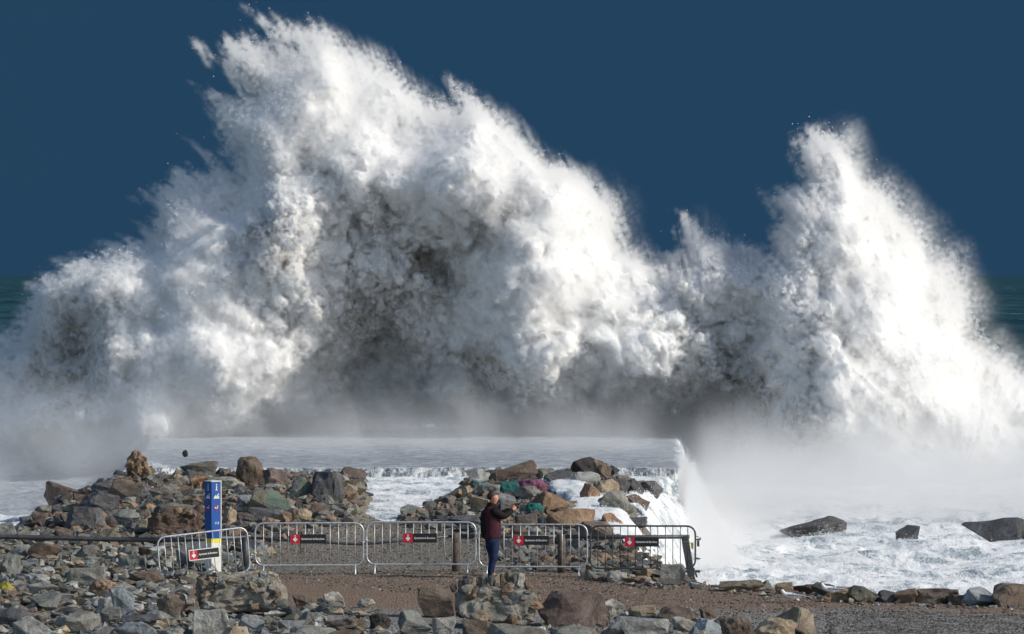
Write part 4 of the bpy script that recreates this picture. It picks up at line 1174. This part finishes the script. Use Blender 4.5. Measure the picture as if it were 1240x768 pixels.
# faces +X; y: -left(towards camera is the right-hand side when facing +X)
B_ = []; E_ = []
def n(x, y, z, rx, ry=None, link_to=None):
    B_.append((x, y, z, rx, ry or rx))
    if link_to is not None: E_.append((link_to, len(B_)-1))
    return len(B_)-1
pel = n(-.02, 0, .93, .085, .085)
sp1 = n(-.02, 0, 1.10, .085, .085, pel)
sp2 = n(-.03, 0, 1.28, .095, .095, sp1)
sp3 = n(-.03, 0, 1.42, .080, .080, sp2)
nk = n(.005, 0, 1.50, .056, .056, sp3)
hd0 = n(.025, 0, 1.575, .100, .085, nk)
hd1 = n(.045, 0, 1.65, .128, .105, hd0)
hd2 = n(.022, 0, 1.72, .098, .088, hd1)
hands = []
for sy in (-1, 1):
    hip = n(-.02, sy*.09, .84, .062, .062, pel); kn = n(.02, sy*.11, .48, .050, .05, hip); an_ = n(-.03, sy*.12, .10, .036, .036, kn)
    ft = n(.06, sy*.13, .045, .036, .03, an_); n(.15, sy*.14, .035, .03, .026, ft)
    shd = n(-.02, sy*.17, 1.38, .045, .045, sp3); el = n(.19, sy*.19, 1.27, .036, .036, shd); wr = n(.41, sy*.07, 1.40, .030, .030, el)
    pm = n(.465, sy*.050, 1.43, .046, .030, wr); hands.append((pm, sy))
    for f_, (dz, ln) in enumerate(((.032, .065), (.012, .072), (-.010, .068), (-.030, .055))):
        k1 = n(.500, sy*.042, 1.435+dz, .0115, .0115, pm); k2_ = n(.500+ln*.55, sy*.026, 1.44+dz, .0105, .0105, k1); n(.500+ln*.60, -sy*.004, 1.44+dz, .0095, .0095, k2_)
    th = n(.455, sy*.024, 1.470, .013, .013, pm); n(.477, sy*.010, 1.500, .011, .011, th)
skin('body', B_, E_, mat_skin, person, pel)
for sy in (-1, 1):
    Shape().tube([(.005, sy*.075, 1.64), (.0, sy*.105, 1.655), (.005, sy*.078, 1.685)], .014, 6).build('ear', mat_skin, person, True)
# jacket
B_ = []; E_ = []
j0 = n(-.01, 0, .78, .195, .20); j1 = n(-.01, 0, .86, .205, .21, j0); j2 = n(-.01, 0, 1.05, .200, .21, j1); j3 = n(-.02, 0, 1.22, .210, .22, j2); j4 = n(-.02, 0, 1.36, .200, .22, j3); j5 = n(-.02, 0, 1.45, .13, .14, j4); n(.0, 0, 1.51, .085, .085, j5)
skin('jacket', B_, E_, mat_jacket, person, 0)
for sy in (-1, 1):
    B_ = []; E_ = []
    a0 = n(-.05, sy*.10, 1.38, .120, .12); a1 = n(-.0, sy*.185, 1.37, .110, .11, a0); a2 = n(.17, sy*.20, 1.27, .082, .082, a1); a3 = n(.31, sy*.12, 1.34, .068, .068, a2); n(.425, sy*.065, 1.405, .048, .048, a3)
    skin('sleeve', B_, E_, mat_sleeve, person, 0)
# back of the jacket, its shade put into black cloth; then the collar
B_ = []; E_ = []
b0 = n(-.085, 0, .78, .125, .18); b1 = n(-.080, 0, 1.05, .130, .18, b0); b2 = n(-.085, 0, 1.30, .14, .19, b1); n(-.06, 0, 1.43, .11, .15, b2)
skin('jacket_shaded_back', B_, E_, mat_sleeve, person, 0)
B_ = []; E_ = []
c0 = n(-.015, 0, 1.44, .13, .13); c1_ = n(-.010, 0, 1.51, .112, .112, c0); n(-.0, 0, 1.56, .092, .094, c1_)
skin('collar', B_, E_, mat_sleeve, person, 0)
B_ = []; E_ = []
w0 = n(-.01, 0, .92, .150, .15); w1_ = n(-.01, 0, .84, .165, .17, w0)
for sy in (-1, 1):
    l0 = n(-.0, sy*.10, .70, .125, .12, w1_); l1 = n(.02+sy*.03, sy*.13, .47, .090, .090, l0); l2 = n(-.01+sy*.06, sy*.14, .20, .074, .074, l1); n(-.02+sy*.07, sy*.14, .07, .074, .074, l2)
skin('jeans', B_, E_, mat_jeans, person, 0)
for sy in (-1, 1):
    B_ = []; E_ = []
    s0 = n(-.06, sy*.125, .06, .052, .050); s1 = n(.05, sy*.13, .05, .052, .045, s0); n(.17, sy*.14, .04, .044, .032, s1)
    skin('shoe', B_, E_, mat_shoe, person, 0)
B_ = []; E_ = []
h0 = n(-.050, 0, 1.60, .050, .075); h1 = n(-.028, 0, 1.675, .084, .100, h0); h2 = n(.005, 0, 1.730, .086, .098, h1); n(.065, 0, 1.742, .050, .070, h2)
skin('hair', B_, E_, mat_hair, person, 0)
Shape().tube([(.108, 0, 1.66), (.130, 0, 1.63), (.128, 0, 1.615), (.105, 0, 1.608)], [.010, .015, .016, .010], 6).build('nose', mat_skin, person, True)
for sy in (-1, 1): Shape().box((.112, sy*.032, 1.658), (.014, .022, .009)).build('eye', mat_hair, person)
Shape().box((.110, 0, 1.585), (.014, .045, .008)).build('mouth', mat_red, person)
phone = Shape().box((0, 0, 0), (.014, .155, .080)).build('phone', mat_black, None, False, label='dark phone held sideways in both hands of the person', category='phone')
phone.location = Vector((px_, py, pz)) + Matrix.Rotation(.35, 3, 'Z') @ Vector((.545, 0, 1.46)); phone.rotation_euler = (0, -.1, .35)
Shape().box((-.008, 0, 0), (.002, .14, .068)).build('screen', simple_mat('phone_screen', (.25, .27, .30), .2), phone)
Shape().tube([(.008, -.05, .02), (.012, -.05, .02)], .012, 10).build('lens', mat_black, phone)

# ------------------------------------------------------------------ gulls
mat_gull = simple_mat('white_feathers', (.72, .72, .72), .7, 0, .08, 20)
mat_wing = simple_mat('grey_wing_feathers', (.25, .28, .33), .7, 0, .15, 20)
mat_beak = simple_mat('orange_beak', (.5, .2, .05), .5)
def gull(u, v, heading, label, crouch=False):
    p = ray_ground(u, v) + Vector((0, -.5, 0)); p.z = float(table_z(p.x, p.y)) + .02
    t = empty('seagull', p, heading, label=label, category='seagull', group='seagulls on the track')
    dz = .10 if not crouch else -.02
    B = []; E = []
    def a(x, y, z, r, rr=None, l=None):
        B.append((x, y, z, r, rr or r))
        if l is not None: E.append((l, len(B)-1))
        return len(B)-1
    b0 = a(0, 0, .13+dz, .072, .062); b1 = a(-.12, 0, .12+dz, .055, .048, b0); a(-.22, 0, .115+dz, .022, .03, b1)
    c1 = a(.10, 0, .155+dz, .055, .050, b0); c2 = a(.145, 0, .215+dz, .036, .034, c1); c3 = a(.165, 0, .255+dz, .034, .032, c2)
    skin('body', B, E, mat_gull, t, 0)
    for sy in (-1, 1):
        B.clear(); E.clear()
        w0_ = a(.05, sy*.05, .155+dz, .040, .020); w1_ = a(-.10, sy*.055, .150+dz, .040, .018, w0_); a(-.29, sy*.03, .135+dz, .010, .008, w1_)
        skin('wing', B, E, mat_wing, t, 0)
        Shape().tube([(0, sy*.03, .09+dz), (.0, sy*.03, 0)], .006, 5).box((.02, sy*.03, .004), (.05, .03, .006)).build('leg', mat_beak, t)
    Shape().tube([(.195, 0, .255+dz), (.225, 0, .250+dz), (.245, 0, .242+dz)], [.012, .009, .003], 6).build('beak', mat_beak, t)
    Shape().add([(-.20, -.03, .125+dz), (-.20, .03, .125+dz), (-.31, .035, .115+dz), (-.31, -.035, .115+dz), (-.20, 0, .14+dz), (-.31, 0, .125+dz)], [(0, 1, 2, 3), (0, 4, 1), (0, 3, 5, 4), (1, 4, 5, 2), (3, 2, 5)]).build('tail', mat_wing, t)
    return t
gull(1003, 728, math.pi*1.02, 'white-headed gull standing upright, facing left, right one of the two')
gull(955, 728, math.pi*.98, 'grey gull crouching low with head down, left one of the two', True)
# small dark lump thrown up by the wave above the left mound
o = bpy.data.objects.new('flying_stone', variant('rough', 0)); y = 150; o.scale = (.20, .16, .22); o.location = ((223-620)*y/F, y, CZ-(553-333)*y/F); o.rotation_euler = (.3, .4, 0); o.color = (.02, .02, .025, 1)
link(o, None, label='small dark stone in the air above the left mound crest', category='stone')
# rusty iron scrap on the concrete lump
p = ray_ground(232, 705); z = CZ-(708-333)*p.y/F
Shape().tube([(p.x-.1, p.y-.1, z-.2), (p.x+.02, p.y, z+.02), (p.x+.3, p.y+.1, z-.02)], .035, 6).box((p.x+.15, p.y, z), (.4, .25, .05)).build('iron_scrap', simple_mat('rust', (.20, .07, .03), .9, 0, .4, 9, .6), None, False, label='rusty orange scrap lying on the left of the concrete lump', category='scrap')
